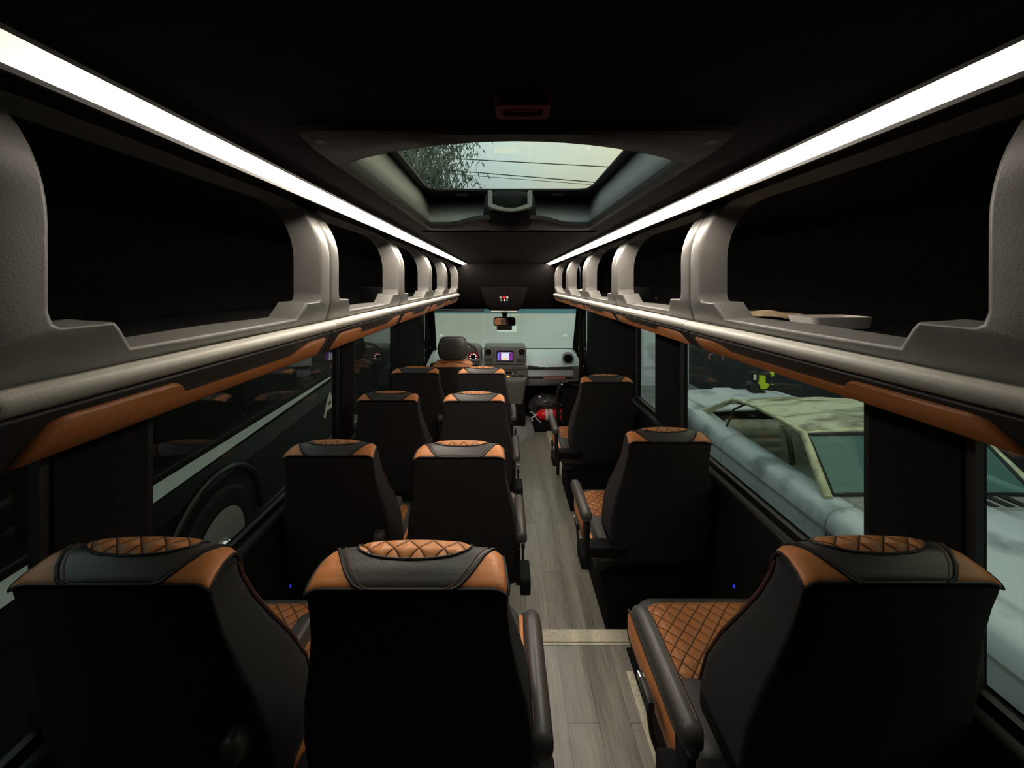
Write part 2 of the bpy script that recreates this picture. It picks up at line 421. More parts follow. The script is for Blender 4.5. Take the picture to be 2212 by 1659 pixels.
# front header over the cab
mb = MB()
mb.prism([(3.78, ZC), (3.84, 1.72), (4.02, 1.50), (4.22, 1.405), (4.34, 1.42), (4.40, 1.60), (4.40, 1.99), (3.78, 1.99)], lambda p, t: (t, p[0], p[1]), XL-.03, XR+.03)
struct(mb.build('wall_front', M['headliner'], bevel=0.02), 'black headlined bulkhead over the windshield')
# windshield
WS0 = Vector((0, 4.36, 1.40)); WS1 = Vector((0, 5.02, 0.84))
def ws(x, t, off=0.0):
    d = (WS1-WS0); nrm = Vector((0, -d.z, d.y)).normalized()   # facing up/out
    p = WS0+d*t - nrm*off*1.0
    return Vector((x, p.y, p.z))
WN = Vector((0, (WS1-WS0).z, -(WS1-WS0).y)).normalized()
if WN.y > 0: WN = -WN                                         # towards the cabin
def ws_box(mb, x0, x1, t0, t1, o0, o1):
    d = WS1-WS0
    vs = []
    for o in (o0, o1):
        for t in (t0, t1):
            for x in (x0, x1):
                p = WS0+d*t+WN*o; vs.append((x, p.y, p.z))
    mb.add(vs, [(0, 1, 3, 2), (4, 6, 7, 5), (0, 4, 5, 1), (2, 3, 7, 6), (0, 2, 6, 4), (1, 5, 7, 3)])
    return mb
wsh = struct(ws_box(MB(), -0.90, 0.93, 0.10, 1.0, 0, 0.004).build('window_9', M['front_glass']), 'windshield glass')
ws_box(MB(), -0.90, 0.93, -0.02, 0.0995, 0, 0.004).build('shade_band', M['band_glass'], wsh)
for s, x, xb in ((-1, -0.822, -.92), (1, 0.829, .905)):
    mb = MB()
    a, b = ws(x, -0.05), ws(xb, 1.02)
    mb.rings([[(a.x-.035, a.y-.03, a.z), (a.x+.035, a.y-.03, a.z), (a.x+.035+s*.06, a.y+.06, a.z+.03), (a.x-.035+s*.06, a.y+.06, a.z+.03)],
              [(b.x-.035, b.y-.05, b.z-.02), (b.x+.035, b.y-.05, b.z-.02), (b.x+.035+s*.03, b.y+.05, b.z), (b.x-.035+s*.03, b.y+.05, b.z)]], cap0=True, cap1=True)
    struct(mb.build('trim_4' if s < 0 else 'trim_5', M['carpet_black'], bevel=0.012), 'dark windshield pillar trim on the %s' % ('left' if s < 0 else 'right'))
struct(MB().box(XL-.06, XR+.06, 5.03, 5.15, -0.06, 0.82).build('wall_bulkhead', M['carpet_black']))

# ------------------------------------------------------------------ light strips
for s, xi, nm in ((-1, 0.379, 'left'), (1, 0.408, 'right')):
    t = thing('light_strip', 'lit warm white strip lamp along the %s edge of the ceiling' % nm, 'light strip', (s*xi, 0.26, ZC))
    # diffuser tilted towards the aisle, shielded by a lip on the rack side
    a, b = (0.0, -.003), (.038, -.012)
    MB().prism([a, b, (b[0]+.002, b[1]+.004), (a[0]+.002, a[1]+.002)], lambda p, y: (s*p[0], y, p[1]), 0, 3.53).build('diffuser', M['led'], t)
    MB().prism([(-.010, 0), (-.010, -.004), (-.001, -.004), (.003, 0)], lambda p, y: (s*p[0], y, p[1]), -.004, 3.534).prism([(.0385, 0), (.0385, -.017), (.044, -.017), (.052, 0)], lambda p, y: (s*p[0], y, p[1]), -.004, 3.534).build('channel', M['rack_dark'], t)

# ------------------------------------------------------------------ luggage racks
R0, ARC, ZB, STR = 0.17, 0.967, 1.595, 0.15
LW = STR + R0*ARC
def prof(wc, d=0.0):
    if wc <= STR: return (d+.013*max(0, 1-wc/.045), ZB+wc)      # lower lip recedes under the sill
    q = (wc-STR)/R0
    return (d+R0-R0*math.cos(q), ZB+STR+R0*math.sin(q))
def opening(L):
    e = 0.05; P = []
    sh, si = 0.052, 0.02
    P += [(e+.088, si), (L-e-.088, si), (L-e-.062, sh), (L-e-.012, sh)]
    P += [(L-e-.004, sh+.004), (L-e, sh+.016)]
    r = 0.04; top = LW-0.002
    for k in range(9):
        a = 0.5*PI*k/8; P.append((L-e-r+r*math.cos(a), top-r+r*math.sin(a)))
    for k in range(9):
        a = 0.5*PI+0.5*PI*k/8; P.append((e+r+r*math.cos(a), top-r+r*math.sin(a)))
    P += [(e, sh+.016), (e+.004, sh+.004), (e+.012, sh), (e+.062, sh)]
    return P
def ray(c, a, poly):
    dx, dy = math.cos(a), math.sin(a); best = None
    for (x1, y1), (x2, y2) in zip(poly, poly[1:]+poly[:1]):
        ex, ey = x2-x1, y2-y1; den = dx*ey-dy*ex
        if abs(den) < 1e-12: continue
        t = ((x1-c[0])*ey-(y1-c[1])*ex)/den; u = ((x1-c[0])*dy-(y1-c[1])*dx)/den
        if t > 0 and -1e-9 <= u <= 1+1e-9: best = t if best is None else max(best, t)
    return best
def rack(s, xf, ya, yb, label, last=False, xw=0.97):
    L = yb-ya
    t = thing('luggage_rack', label, 'luggage rack', (s*xf, ya, ZB), group='overhead luggage racks along both sides')
    P = opening(L); c = (L/2, 0.15); rect = [(.0012, 0), (L-.0012, 0), (L-.0012, LW), (.0012, LW)]
    ang = sorted(set([round(math.atan2(p[1]-c[1], p[0]-c[0]), 6) for p in P+rect] + [round(-PI+2*PI*k/90, 6) for k in range(90)]))
    ro, ri = [ray(c, a, rect) for a in ang], [ray(c, a, P) for a in ang]
    def ring(fn, d):
        out = []
        for a, o, i in zip(ang, ro, ri):
            r = fn(o, i); y, wc = c[0]+r*math.cos(a), c[1]+r*math.sin(a)
            wc = max(0, min(LW, wc)); y = max(.0012, min(L-.0012, y))
            ox, z = prof(wc, d); out.append((s*ox, y, z-ZB))
        return out
    mb = MB()
    mb.rings([ring(lambda o, i: o, 0.03), ring(lambda o, i: o, 0.010), ring(lambda o, i: o-min(.003, (o-i)*.2), 0.003), ring(lambda o, i: o-min(.007, (o-i)*.3), 0.0), ring(lambda o, i: (o+i)/2, 0.0),
              ring(lambda o, i: i+min(.007, (o-i)*.3), 0.0), ring(lambda o, i: i+min(.002, (o-i)*.15), 0.002), ring(lambda o, i: i, 0.007),
              ring(lambda o, i: i-.002, 0.03), ring(lambda o, i: i-.006, 0.062)])
    fo = mb.build('front_frame', M['rack'], t, smooth=60)
    wn = fo.modifiers.new('Weighted', 'WEIGHTED_NORMAL'); wn.keep_sharp = True; wn.weight = 80
    # handrail
    rp_ = [(.016, .002), (-.009, .001), (-.015, -.003), (-.017, -.008), (-.016, -.013), (-.011, -.018), (-.004, -.021), (.016, -.022)]
    e = 0.0015
    def rr(y, k=1.0): return [(s*(p[0]*k+(1-k)*.016), y, p[1]*k-(1-k)*.01) for p in rp_]
    sec = [rr(e, .93), rr(e+.004), rr(L-e-.004), rr(L-e, .93)]
    if last: sec = [rr(e, .93), rr(e+.004), rr(L-.05), rr(L-.025, .85), rr(L-.008, .55), rr(L-e, .2)]
    MB().rings(sec, cap0=True, cap1=True).build('handrail', M['rail'], t, smooth=60)
    # slanted panel below the rail, rack floor
    zb = -.073 if s < 0 else -.059
    q0, q1 = (.0, -.022), (.022, zb)
    xo = xw-xf-.005
    MB().prism([q0, q1, (xo, zb), (xo, zb-.004), (.020, zb-.004), (-.003, -.026)], lambda p, y: (s*p[0], y, p[1]), e, L-e).build('lower_panel', M['rack_dark'], t, bevel=0.002)
    MB().box(*sorted((s*.062, s*xo)), e, L-e, -.006, .006).build('shelf', M['carpet_black'], t)
    # tan insert on the slanted panel
    d = Vector((q1[0]-q0[0], q1[1]-q0[1])); n = Vector((d.y, -d.x)).normalized()
    if n.x > 0: n = -n
    k = L/0.635
    lo, mid, hi = 0.97, 0.60, 0.20
    poly = [(.030*k, lo), (.048*k, hi+.06), (.062*k, hi), (.180*k, hi), (.192*k, hi+.06), (.205*k, mid-.04), (.220*k, mid), (.470*k, mid), (.520*k, hi+.03), (.535*k, hi), (.600*k, hi), (.606*k, hi+.06), (.590*k, lo)]
    def ins(p, off):
        b = Vector(q0)+d*p[1]+n*off; return (s*b.x, p[0], b.y)
    cy = sum(p[0] for p in poly)/len(poly)
    def shrink(p): return (p[0]+(.004 if p[0] < cy else -.004), p[1]+(.05 if p[1] < .6 and not .5 < p[1] < .6 else (.04 if p[1] < .6 else -.05)))
    MB().rings([[ins(p, -.002) for p in poly], [ins(p, .005) for p in poly], [ins(shrink(p), .009) for p in poly]], cap0=True, cap1=True).build('tan_insert', M['insert'], t, smooth=60)
    return t
SEAM = [0.315, 0.95, 1.60, 2.22, 2.83, 3.55]
ORD = ['nearest', 'second', 'third', 'fourth', 'foremost']
for s, xf, nm, xw in ((-1, 0.43, 'left', 0.97), (1, 0.455, 'right', 0.98)):
    for i in range(5):
        extra = {(1, 0): ' holding a pale tray', (1, 1): ' holding a black box', (-1, 1): ' holding a black box'}.get((s, i), '')
        rack(s, xf, SEAM[i], SEAM[i+1], 'grey luggage rack bay with tan insert%s, %s on the %s' % (extra, ORD[i], nm), last=(i == 4), xw=xw)
SH = ZB+.006
# things lying in the racks
tag(MB().box(-.065, .065, -.06, .06, 0, .07).build('storage_box', M['plastic_black'], bevel=.006), 'small black box in the left luggage rack, second bay', 'box').location = (-.60, 1.82, SH)
tag(MB().box(-.06, .06, -.06, .06, 0, .07).build('storage_box', M['plastic_black'], bevel=.006), 'small black box in the right luggage rack', 'box').location = (.66, 1.90, SH)
mb = MB()
sec = [[(x*k, y*k2, z) for x, y in rrect(-.062, .062, -.035, .035, .012)] for k, k2, z in ((.93, .95, 0), (1, 1, .022), (.985, .985, .022), (.92, .94, .004))]
mb.rings(sec, cap0=True, cap1=True)
o = tag(mb.build('tray', M['pinkish'], smooth=50), 'shallow pale pinkish tray lying in the right luggage rack', 'tray'); o.location = (.645, .765, SH+.002); o.rotation_euler = (0, 0, .05)
def crumple(name, mt, x, y, sx, sy, amp, label, cat, n=14, zoff=.002):
    ph = [random.uniform(0, 6) for _ in range(4)]
    f = lambda u, v: ((u-.5)*sx, (v-.5)*sy, amp*(1+math.sin(7*u+ph[0]+3*v)*.5+math.sin(11*v+ph[1])*.3+math.sin(17*u-9*v+ph[2])*.2))
    o = tag(MB().grid(f, n, n).build(name, mt, solid=.0012), label, cat); o.location = (x, y, SH+zoff); return o
crumple('packing_paper', M['card'], .69, .98, .17, .30, .008, 'crumpled brown packing paper in the right luggage rack', 'paper')
crumple('blue_slip', M['blue_paper'], .555, 1.00, .035, .05, .012, 'light blue paper slip beside brown packing paper in the rack', 'paper', 6)
crumple('white_papers', M['white'], .62, 3.12, .14, .16, .022, 'loose white papers in the forward right luggage rack', 'paper', 10)
crumple('blue_folder', M['blue'], .57, 2.98, .08, .07, .008, 'small dark blue folder beside white papers in the right rack', 'folder', 6)
o = tag(MB().box(-.14, .14, -.012, .012, 0, .012).build('white_rod', M['white'], bevel=.003), 'thin white tube lying across the black box in the right rack', 'tube')
o.location = (.70, 2.02, SH+.071-.071); o.rotation_euler = (0, 0, .5)

# ------------------------------------------------------------------ roof hatch
t = thing('roof_hatch', 'glazed emergency roof hatch with grey surround in the ceiling', 'roof hatch', (0, 0, ZC))
NS = 16
def loop4(x0, x1, yr, yf, rear=None, front=None, r=0.0):
    P = []
    for k in range(NS): u = k/NS; P.append((x0+(x1-x0)*u, rear(u) if rear else yr))
    for k in range(NS): u = k/NS; a = rear(1) if rear else yr; b = front(1) if front else yf; P.append((x1, a+(b-a)*u))
    for k in range(NS): u = 1-k/NS; P.append((x0+(x1-x0)*u, front(u) if front else yf))
    for k in range(NS): u = 1-k/NS; a = rear(0) if rear else yr; b = front(0) if front else yf; P.append((x0, a+(b-a)*u))
    return P
def z_(P, z): return [(x, y, z) for x, y in P]
def soft(P, x0, x1, y0, y1, r):
    out = []
    for x, y in P:
        cx = min(max(x, x0+r), x1-r); cy = min(max(y, y0+r), y1-r)
        d = math.hypot(x-cx, y-cy)
        if d > r and x != cx and y != cy: x, y = cx+(x-cx)*r/d, cy+(y-cy)*r/d
        out.append((x, y))
    return out
xc = 0.014
tongue = lambda u: HY1-.13*(1-sm((abs((HX0+(HX1-HX0)*u)-xc)-.07)/.13))
rear_arc = lambda u: .60-.105*math.sin(PI*u)**0.85
outer = soft(loop4(-.262, .292, .468, 1.335), -.262, .292, .468, 1.335, .02)
inner = loop4(HX0, HX1, .60, HY1, rear_arc, tongue)
mid = [(i[0]*.9+o[0]*.1, i[1]*.9+o[1]*.1) for i, o in zip(inner, outer)]
MB().rings([z_(outer, 0), z_(outer, -.009), z_([(o[0]*.9+i[0]*.1, o[1]*.9+i[1]*.1) for i, o in zip(inner, outer)], -.013), z_(mid, -.013), z_(inner, -.008), z_(inner, .004)]).build('surround', M['hatch_dark'], t, smooth=40)
innerF = loop4(HX0, HX1, .60, HY1, rear_arc)
up = loop4(-.270, .300, .43, 1.37)
MB().rings([z_(innerF, .001), z_([(i[0]*.4+o[0]*.6, i[1]*.4+o[1]*.6) for i, o in zip(innerF, up)], .05), z_(up, .105)]).build('well_wall', M['hatch_grey'], t, smooth=60, solid=-.006)
gi = soft(loop4(-.246, .272, .45, 1.245), -.246, .272, .45, 1.245, .03)
up2 = loop4(-.31, .34, .38, 1.42)
MB().rings([z_(up2, .112), z_(up2, .106), z_(gi, .106), z_(gi, .112)], loop=True).build('glass_border', M['rubber'], t)
g_ = MB().box(-.31, .34, .38, 1.42, .113, .118).build('pane', M['hatch_glass'], t)
MB().add([(-.028, -.020, 0), (.028, -.020, 0), (.028, .020, 0), (-.028, .020, 0)], [(0, 1, 2, 3)]).build('sticker', M['sticker_white'], t).location = (.003, .885, .1115)
MB().box(-.31, .34, .30, .38, .08, .125).box(-.31, .34, 1.42, 1.46, .0, .125).box(-.35, -.311, .3, 1.46, .101, .125).box(.341, .38, .3, 1.46, .101, .125).build('outer_rim', M['rubber'], t)
# handle pod
pod = MB().rings([[(xc+rx*math.cos(PI+PI*k/16), 1.16-ry*math.sin(PI*k/16)*1.0, z) for k in range(17)] + [(xc+rx, 1.25, z), (xc-rx, 1.25, z)] for rx, ry, z in ((.060, .05, -.024), (.076, .066, -.008), (.080, .075, .012), (.076, .07, .05), (.072, .05, .072))], cap0=True, cap1=True)
pod.build('handle_pod', M['matte_black'], t, smooth=60)
U = MB(); U.rings([[(xc+x, y+z*.0, .012+z) for x, z in zip(*zip(*([(-.062, .052), (-.062, .008)] + [(-.062+.124*k/8, .008-.014*math.sin(PI*k/8)) for k in range(9)] + [(.062, .052), (.050, .052), (.050, .016)] + [(.050-.100*k/8, .016-.014*math.sin(PI*k/8)) for k in range(9)] + [(-.050, .052)])))] for y in (1.070, 1.080, 1.12)], cap0=True, cap1=True)
U.build('latch_handle', M['hatch_grey'], t, smooth=60)
for x in (-.145, .175):
    k = MB().box(x-.022, x+.022, 1.262, 1.30, .098, .1055); k.build('latch_plate', M['hatch_dark'], t, bevel=.003)
for x in (-.236, .267): MB().lathe([(.009, -.0135), (.006, -.0105), (.0, -.0105)], (x, .495, 0)).build('screw_cap', M['rubber'], t)
# red emergency pull
t = thing('emergency_handle', 'dim red emergency pull handle on the ceiling behind the roof hatch', 'handle', (.019, .412, ZC))
MB().rings([[(x, y, z) for x, y in rrect(-w_, w_, -h_, h_, r_)] for w_, h_, z, r_ in ((.036, .022, 0, .008), (.034, .020, -.012, .008), (.026, .011, -.012, .005), (.023, .008, -.002, .004))], cap0=True, cap1=True).build('bezel', M['red_plastic'], t, smooth=50)
MB().box(-.022, .022, -.004, .004, -.010, -.001).build('pull_bar', M['red_plastic'], t, bevel=.002)
t.scale = (.84, .84, 1)

# ------------------------------------------------------------------ passenger seats
CAPV = [(0, (0.0, 1.000)), (.12, (.004, 1.006)), (.3, (.020, 1.014)), (.5, (.045, 1.019)), (.7, (.070, 1.016)), (.82, (.086, 1.006)), (.92, (.097, .985)), (1.0, (.103, .955))]
def S(u, v, off=0.0):
    def raw(u, v):
        v = max(0, min(1, v)); y, z = crv(CAPV, v)
        hw = .181-.012*sm(v)
        z += .016*(1-u*u)*sm(v*1.6)
        k = max(0, (abs(u)-.84)/.16); z -= .012*k*k
        return Vector((u*hw, y, z))
    p = raw(u, v)
    if off:
        e = .01; a = raw(u+e, v)-raw(u-e, v); b = raw(u, min(1, v+e))-raw(u, max(0, v-e)); n = a.cross(b)
        if n.length > 0:
            n.normalize(); n = n if n.z > 0 or v > .9 else -n; p = p+n*off
    return p
def bnd(v): return .44+.46*min(1, v/.75)**.8
def qb(v):
    if v < .40: return 0
    k = min(1, (v-.40)/.34); return .64*(1-(1-k)**2.6)**(1/2.2)
def make_seat(aw, side, cw, ys=0.0, cx=0.0, plinth=False):
    """aw armrest x, side = aisle side of the armrest (+1/-1), cw half width of the cushion"""
    t = thing('passenger_seat', '', 'bus seat', (0, 0, 0), group='black and tan passenger seats')
    secs = [(.40, .125, .20, .225), (.52, .105, .20, .232), (.62, .085, .185, .232), (.72, .062, .16, .220), (.80, .044, .135, .202), (.88, .026, .112, .187), (.94, .012, .100, .181), (.975, .003, .098, .1805), (.990, .0005, .099, .1808)]
    mb = MB(); rings = []
    for z, y0, th, hw in secs:
        q = .004+.010*min(1, (1-z)/.25); rings.append([(x, y, z) for x, y in rrect(-hw, hw, y0, y0+th, (q, q, .045, .045))])
    mb.rings(rings, cap0=True, cap1=True)
    # black core below the leather cap, with side gussets
    mb.grid(lambda u, v: tuple(S(2*u-1, v, -.001)), 24, 16)
    for sd in (-1, 1):
        mb.grid(lambda u, v: tuple(Vector(S(sd, v, -.001))*(1-u)+Vector((sd*.166, .014+S(sd, v).y*.7, .965))*u), 4, 16)
    b = mb.build('backrest', M['fabric'], t, smooth=40)
    # edge seam running down the front corners
    for sd in (-1, 1):
        MB().tube([(sd*(hw-.012), y0+th-.008, z) for z, y0, th, hw in secs[1:-1]], .004, 6).build('edge_piping', M['seam'], b)
        ps = [tuple(S(sd, v/14, .001)) for v in range(15)]
        MB().tube(ps, .0035, 6).build('edge_piping', M['piping'], b)
    MB().tube([tuple(S(u/12-1, 0, .0015)) for u in range(25)], .0028, 6).build('rear_seam', M['piping'], b)
    # leather cap: black band, two tan corners, quilted tan centre
    hb = MB().grid(lambda u, v: tuple(S((2*u-1)*bnd(v*.98+.01), v*.98+.01, .0025)), 26, 18).build('headrest_band', M['leather_black'], t, smooth=60, solid=.003)
    for sd in (-1, 1):
        MB().grid(lambda u, v: tuple(S(sd*(bnd(v*.98+.01)+(.99-bnd(v*.98+.01))*u), v*.98+.01, .0025)), 10, 18).build('corner_panel', M['leather_tan'], t, smooth=60, solid=.003)
        MB().tube([tuple(S(sd*bnd(v/20), v/20, .003)) for v in range(21)], .0032, 6).build('piping', M['piping'], hb)
        MB().tube([tuple(S(sd*(bnd(v/20)-.07), v/20, .003)) for v in range(21)], .0013, 5).build('stitching', M['seam'], hb)
    def qf(u, v):
        vv = .401+.599*v; uu = (2*u-1)*qb(vv)
        e = min(1, (1-abs(2*u-1))*5, v*5); return tuple(S(uu, vv, .003+.004*sm(e)))
    qp = MB().grid(qf, 30, 16).build('quilted_panel', M['quilt'], t, smooth=60)
    edge = [tuple(S(-qb(v), v, .004)) for v in [1-.598*k/24 for k in range(25)]] + [tuple(S(qb(v), v, .004)) for v in [.402+.598*k/24 for k in range(25)]]
    MB().tube(edge, .0022, 6).build('piping', M['piping'], qp)
    # front quilted face of the backrest
    def ff(u, v):
        z = .50+.43*v; y0 = crv([(q[0], q[1]+q[2]) for q in secs], z); hw = crv([(q[0], q[3]) for q in secs], z)
        e = min(1, (1-abs(2*u-1))*6, v*6, (1-v)*6); return ((2*u-1)*(hw-.07), y0+.001+.008*sm(e), z)
    MB().grid(ff, 12, 14).build('back_panel', M['quilt'], t, smooth=60)
    # cushion
    cu = MB(); cu.rings([[(x+cx, y, z) for x, y in rrect(-cw+a, cw-a, .16+a, .63-a, (.03, .03, .06, .06))] for z, a in ((.345, .02), (.36, .004), (.40, 0), (.445, .002), (.462, .010), (.470, .030))], cap0=True, cap1=True)
    cs = cu.build('seat_cushion', M['leather_black'], t, smooth=50)
    def tf(u, v):
        y = .345+.27*v; x = cx+(2*u-1)*(cw-.03-.02*max(0, v-.7)/.3); e = min(1, (1-abs(2*u-1))*6, v*6)
        return (x, y, .4705+.010*sm(e)-.028*max(0, (v-.8)/.2)**2)
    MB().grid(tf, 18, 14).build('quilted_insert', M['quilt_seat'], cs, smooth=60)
    sx = cx+side*(cw+.001)
    MB().rings([[(sx+side*d, y, z) for y, z in rrect(.18+k, .60-k, .355+k, .448-k, .02)] for d, k in ((-.004, 0), (.010, 0), (.016, .008))], cap0=True, cap1=True).build('side_panel', M['leather_tan'], cs, smooth=50)
    MB().tube([(sx+side*.012, y, z) for y, z in rrect(.178, .602, .353, .450, .022)], .004, 6, closed=True).build('piping', M['piping'], cs)
    # frame and legs
    MB().box(cx-cw+.02, cx+cw-.02, .20, .60, .29, .343).build('seat_frame', M['plastic_black'], t, bevel=.008)
    if plinth: MB().box(cx-cw+.065, cx+cw-.02, .16, .60, 0, .288).build('plinth', M['carpet_black'], t, bevel=.01)
    for x in (-cw+.07, cw-.07):
        MB().prism([(.22, 0), (.56, 0), (.50, .29), (.28, .29)], lambda p, a: (a, p[0], p[1]), x-.02, x+.02).build('leg', M['plastic_black'], t, bevel=.006)
    # armrest with its hinge
    ax = aw; hw = .0245
    def sec(y, k, dz=0): return [(ax+x*k, y+ys, .632+z*k+dz) for x, z in rrect(-hw, hw, -.022, .028, (.012, .012, .022, .022), 4)]
    A = MB().rings([sec(.060, .45, -.004), sec(.064, .75, -.002), sec(.075, 1), sec(.20, 1.0), sec(.33, 1.0), sec(.362, .96, -.006), sec(.385, .78, -.016), sec(.395, .45, -.024)], cap0=True, cap1=True).build('armrest', M['leather_black'], t, smooth=60)
    for dx in (-.6, .55):
        MB().tube([(ax+dx*hw, y+ys, .632+.0282-.004*abs(dx)) for y in (.08, .15, .25, .34)], .0012, 5).build('stitching', M['seam'], A)
    inn = -side*.012
    MB().rings([[(ax+inn+d, y, z) for y, z in rrect(.085+ys, .33+ys, .560, .612, .02)] for d in (-.010, .010)], cap0=True, cap1=True).build('armrest_panel', M['plastic_black'], t, bevel=.004)
    MB().prism([(.10, .47), (.17, .47), (.19, .42), (.12, .41)], lambda p, a: (a, p[0], p[1]), *sorted((ax+inn-side*.004, side*.15))).box(*sorted((ax+inn-.010, ax+inn+.010)), .10+ys, .16+ys, .41, .60).build('hinge_bracket', M['matte_black'], t, bevel=.004)
    lx = cx+side*(cw+.045)
    MB().rings([[(lx+d, y, z) for y, z in rrect(.10, .225, .36, .44, .02)] for d in (-.025, .02)], cap0=True, cap1=True).build('recline_cover', M['matte_black'], t, bevel=.006)
    bk = MB().box(lx-.012, lx+.006, .30, .37, .425, .452).build('belt_buckle', M['plastic_black'], t, bevel=.004)
    MB().box(lx-.011, lx+.005, .372, .392, .430, .447).build('buckle_tongue', M['chrome'], bk, bevel=.002)
    MB().tube([(lx-.003, .335, .425), (lx-.003, .30, .37), (lx-side*.01, .27, .335)], .007, 6).build('buckle_stalk', M['plastic_black'], bk)
    MB().tube([(lx+side*.004, .16, .38), (lx+side*.010, .17, .37), (lx+side*.012, .22, .345)], .006, 6).build('recline_lever', M['chrome'], t)
    return t
pl = make_seat(.182, 1, .215, -.02); pc = make_seat(.248, 1, .225); pr = make_seat(-.348, -1, .26, cx=-.035, plinth=True)
FR = 0.145
seats = [
 (pl, -.715, .695, FR, 'tan topped black seat by the left window in the rearmost row'),
 (pl, -.708, 1.535, 0, 'tan topped black seat by the left window, second row from the rear'),
 (pl, -.695, 2.26, 0, 'tan topped black seat by the left window, third row from the rear'),
 (pl, -.692, 2.95, 0, 'tan topped black seat by the left window in the foremost row'),
 (pc, -.176, .685, FR, 'nearest tan quilted seat just left of the aisle, brightly lit top'),
 (pc, -.181, 1.525, 0, 'black and tan seat left of the aisle, second row from the rear'),
 (pc, -.180, 2.25, 0, 'black and tan seat left of the aisle, third row from the rear'),
 (pc, -.180, 2.94, 0, 'black and tan seat left of the aisle in the foremost row, before the dashboard'),
 (pr, .725, .700, FR, 'nearest single seat right of the aisle with quilted tan cushion in view'),
 (pr, .718, 1.67, 0, 'middle single seat right of the aisle, beside the old coupe window'),
 (pr, .712, 2.68, 0, 'foremost single seat right of the aisle, behind the black handrail'),
]
used = set()
for p, x, y, z, lab in seats:
    if id(p) in used: dup(p, (x, y, z), lab)
    else:
        used.add(id(p)); p.location = (x, y, z); p['label'] = lab

# floor track beside the near right seat
tag(MB().box(-.014, .014, -.28, .30, 0, .012).build('floor_track', M['nosing'], bevel=.002), 'cream floor track strip beside the nearest right seat', 'floor track').location = (.492, 1.22, FR)
# usb ports
for x, y, z, nm in ((XL+.006, 1.16, .765, 'left'), (XR-.006, 1.63, .41, 'right')):
    pass
for s, y, z, nm in ((-1, 1.72, .335, 'left'), (1, 1.63, .405, 'right')):
    x = XL if s < 0 else XR
    t = thing('usb_port', 'tiny blue lit charging port on the %s wall' % nm, 'socket', (x, y, z))
    MB().rings([[(-s*d, a, b) for a, b in rrect(-.02, .02, -.014, .014, .004)] for d in (.001, .008)], cap0=True, cap1=True).build('faceplate', M['plastic_black'], t, bevel=.002)
    MB().box(*sorted((-s*.0085, -s*.0105)), -.003, .003, -.006, .006).build('indicator', M['e_blue'], t)

# ------------------------------------------------------------------ entry area
tag(MB().box(-.03, .03, -.52, .52, 0, .014).build('step_edge', M['nosing'], bevel=.003), 'pale nosing strip along the entry stairwell at the front right', 'step edge').location = (.50, 3.88, 0)
struct(MB().box(.56, XR-.04, 3.30, 4.40, 0.0, .012).build('trim_6', M['carpet_black']), 'black stairwell mat')
t = thing('entry_handrail', 'black looped handrail with modesty panel before the front right seat', 'handrail', (.462, 3.37, -.02))
pts = [(0, 0, .032), (0, 0, .4), (0, 0, .74)] + [(.10-.10*math.cos(a), 0, .74+.10*math.sin(a)) for a in [PI/2*k/8 for k in range(1, 9)]] + [(.25, 0, .84), (.40, 0, .84)]
pts += [(.40+.06*math.sin(a), 0, .78+.06*math.cos(a)) for a in [PI/2*k/6 for k in range(1, 7)]] + [(.46, 0, .4), (.46, 0, .032)]
MB().tube(pts, .016, 10).build('loop', M['tube_black'], t, smooth=60)
MB().box(.035, .43, -.006, .006, .10, .79).build('modesty_panel', M['carpet_black'], t, bevel=.004)
for z in (.20, .55):
    MB().box(.012, .04, -.008, .008, z, z+.03).box(.425, .45, -.008, .008, z, z+.03).build('clamp', M['plastic_black'], t, bevel=.002)
t = thing('stanchion_pole', 'upright black stanchion pole at the entry on the right', 'pole', (.72, 3.66, 0))
MB().tube([(0, 0, .016), (0, 0, 1.0), (0, 0, ZC-.01)], .018, 12).build('pole', M['tube_black'], t, smooth=60)
MB().lathe([(.04, .012), (.04, .018), (.022, .026)], (0, 0, 0)).build('base_flange', M['tube_black'], t)
MB().lathe([(.022, ZC-.02), (.04, ZC-.008), (.04, ZC)], (0, 0, 0)).build('top_flange', M['tube_black'], t)
# carpeted ledge, ramp
struct(MB().box(.34, .86, 4.36, 4.98, 0, .10).build('trim_7', M['carpet_black'], bevel=.006), 'low carpeted ledge beneath the dashboard')
struct(MB().rings([[(.10, 3.98, .0), (.34, 4.30, 0), (.34, 4.55, 0), (-.02, 4.55, 0)], [(.10, 4.12, .12), (.30, 4.36, .10), (.30, 4.55, .12), (-.02, 4.55, .14)]], cap0=True, cap1=True).build('trim_8', mat('grey floor carpet', (.27, .28, .28), .9, nscale=60, namt=.3), bevel=.01), 'grey carpeted tunnel ramp')
struct(MB().box(.565, XR-.03, 1.73, 3.29, 0, .012).build('trim_9', M['carpet_black']), 'black carpet under the right seats')
struct(MB().box(.512, XR-.03, -.55, 1.62, FR, FR+.010).build('trim_10', M['carpet_black']), 'black carpet under the rear right seat')
# bag
def bag(u, v):
    th = 2*PI*u; ph = PI*v
    r = 1+.10*math.sin(5*th+3*ph)+.10*math.sin(9*th-7*ph)+.08*math.sin(13*ph+4*th)+random.uniform(-.06, .06)
    if v in (0, 1): r = 1
    x, y, z = .19*math.sin(ph)*math.cos(th)*r, .105*math.sin(ph)*math.sin(th)*r, .115-.13*math.cos(ph)*(1+.2*(r-1))
    return (x, y, max(0.0, z))
pts = [[bag(i/32, j/20) for i in range(32)] for j in range(21)]
tag(MB().rings(pts).build('plastic_bag', M['bag'], smooth=25), 'crumpled glossy black plastic bag behind the red fire extinguisher', 'bag').location = (.50, 4.665, .10)
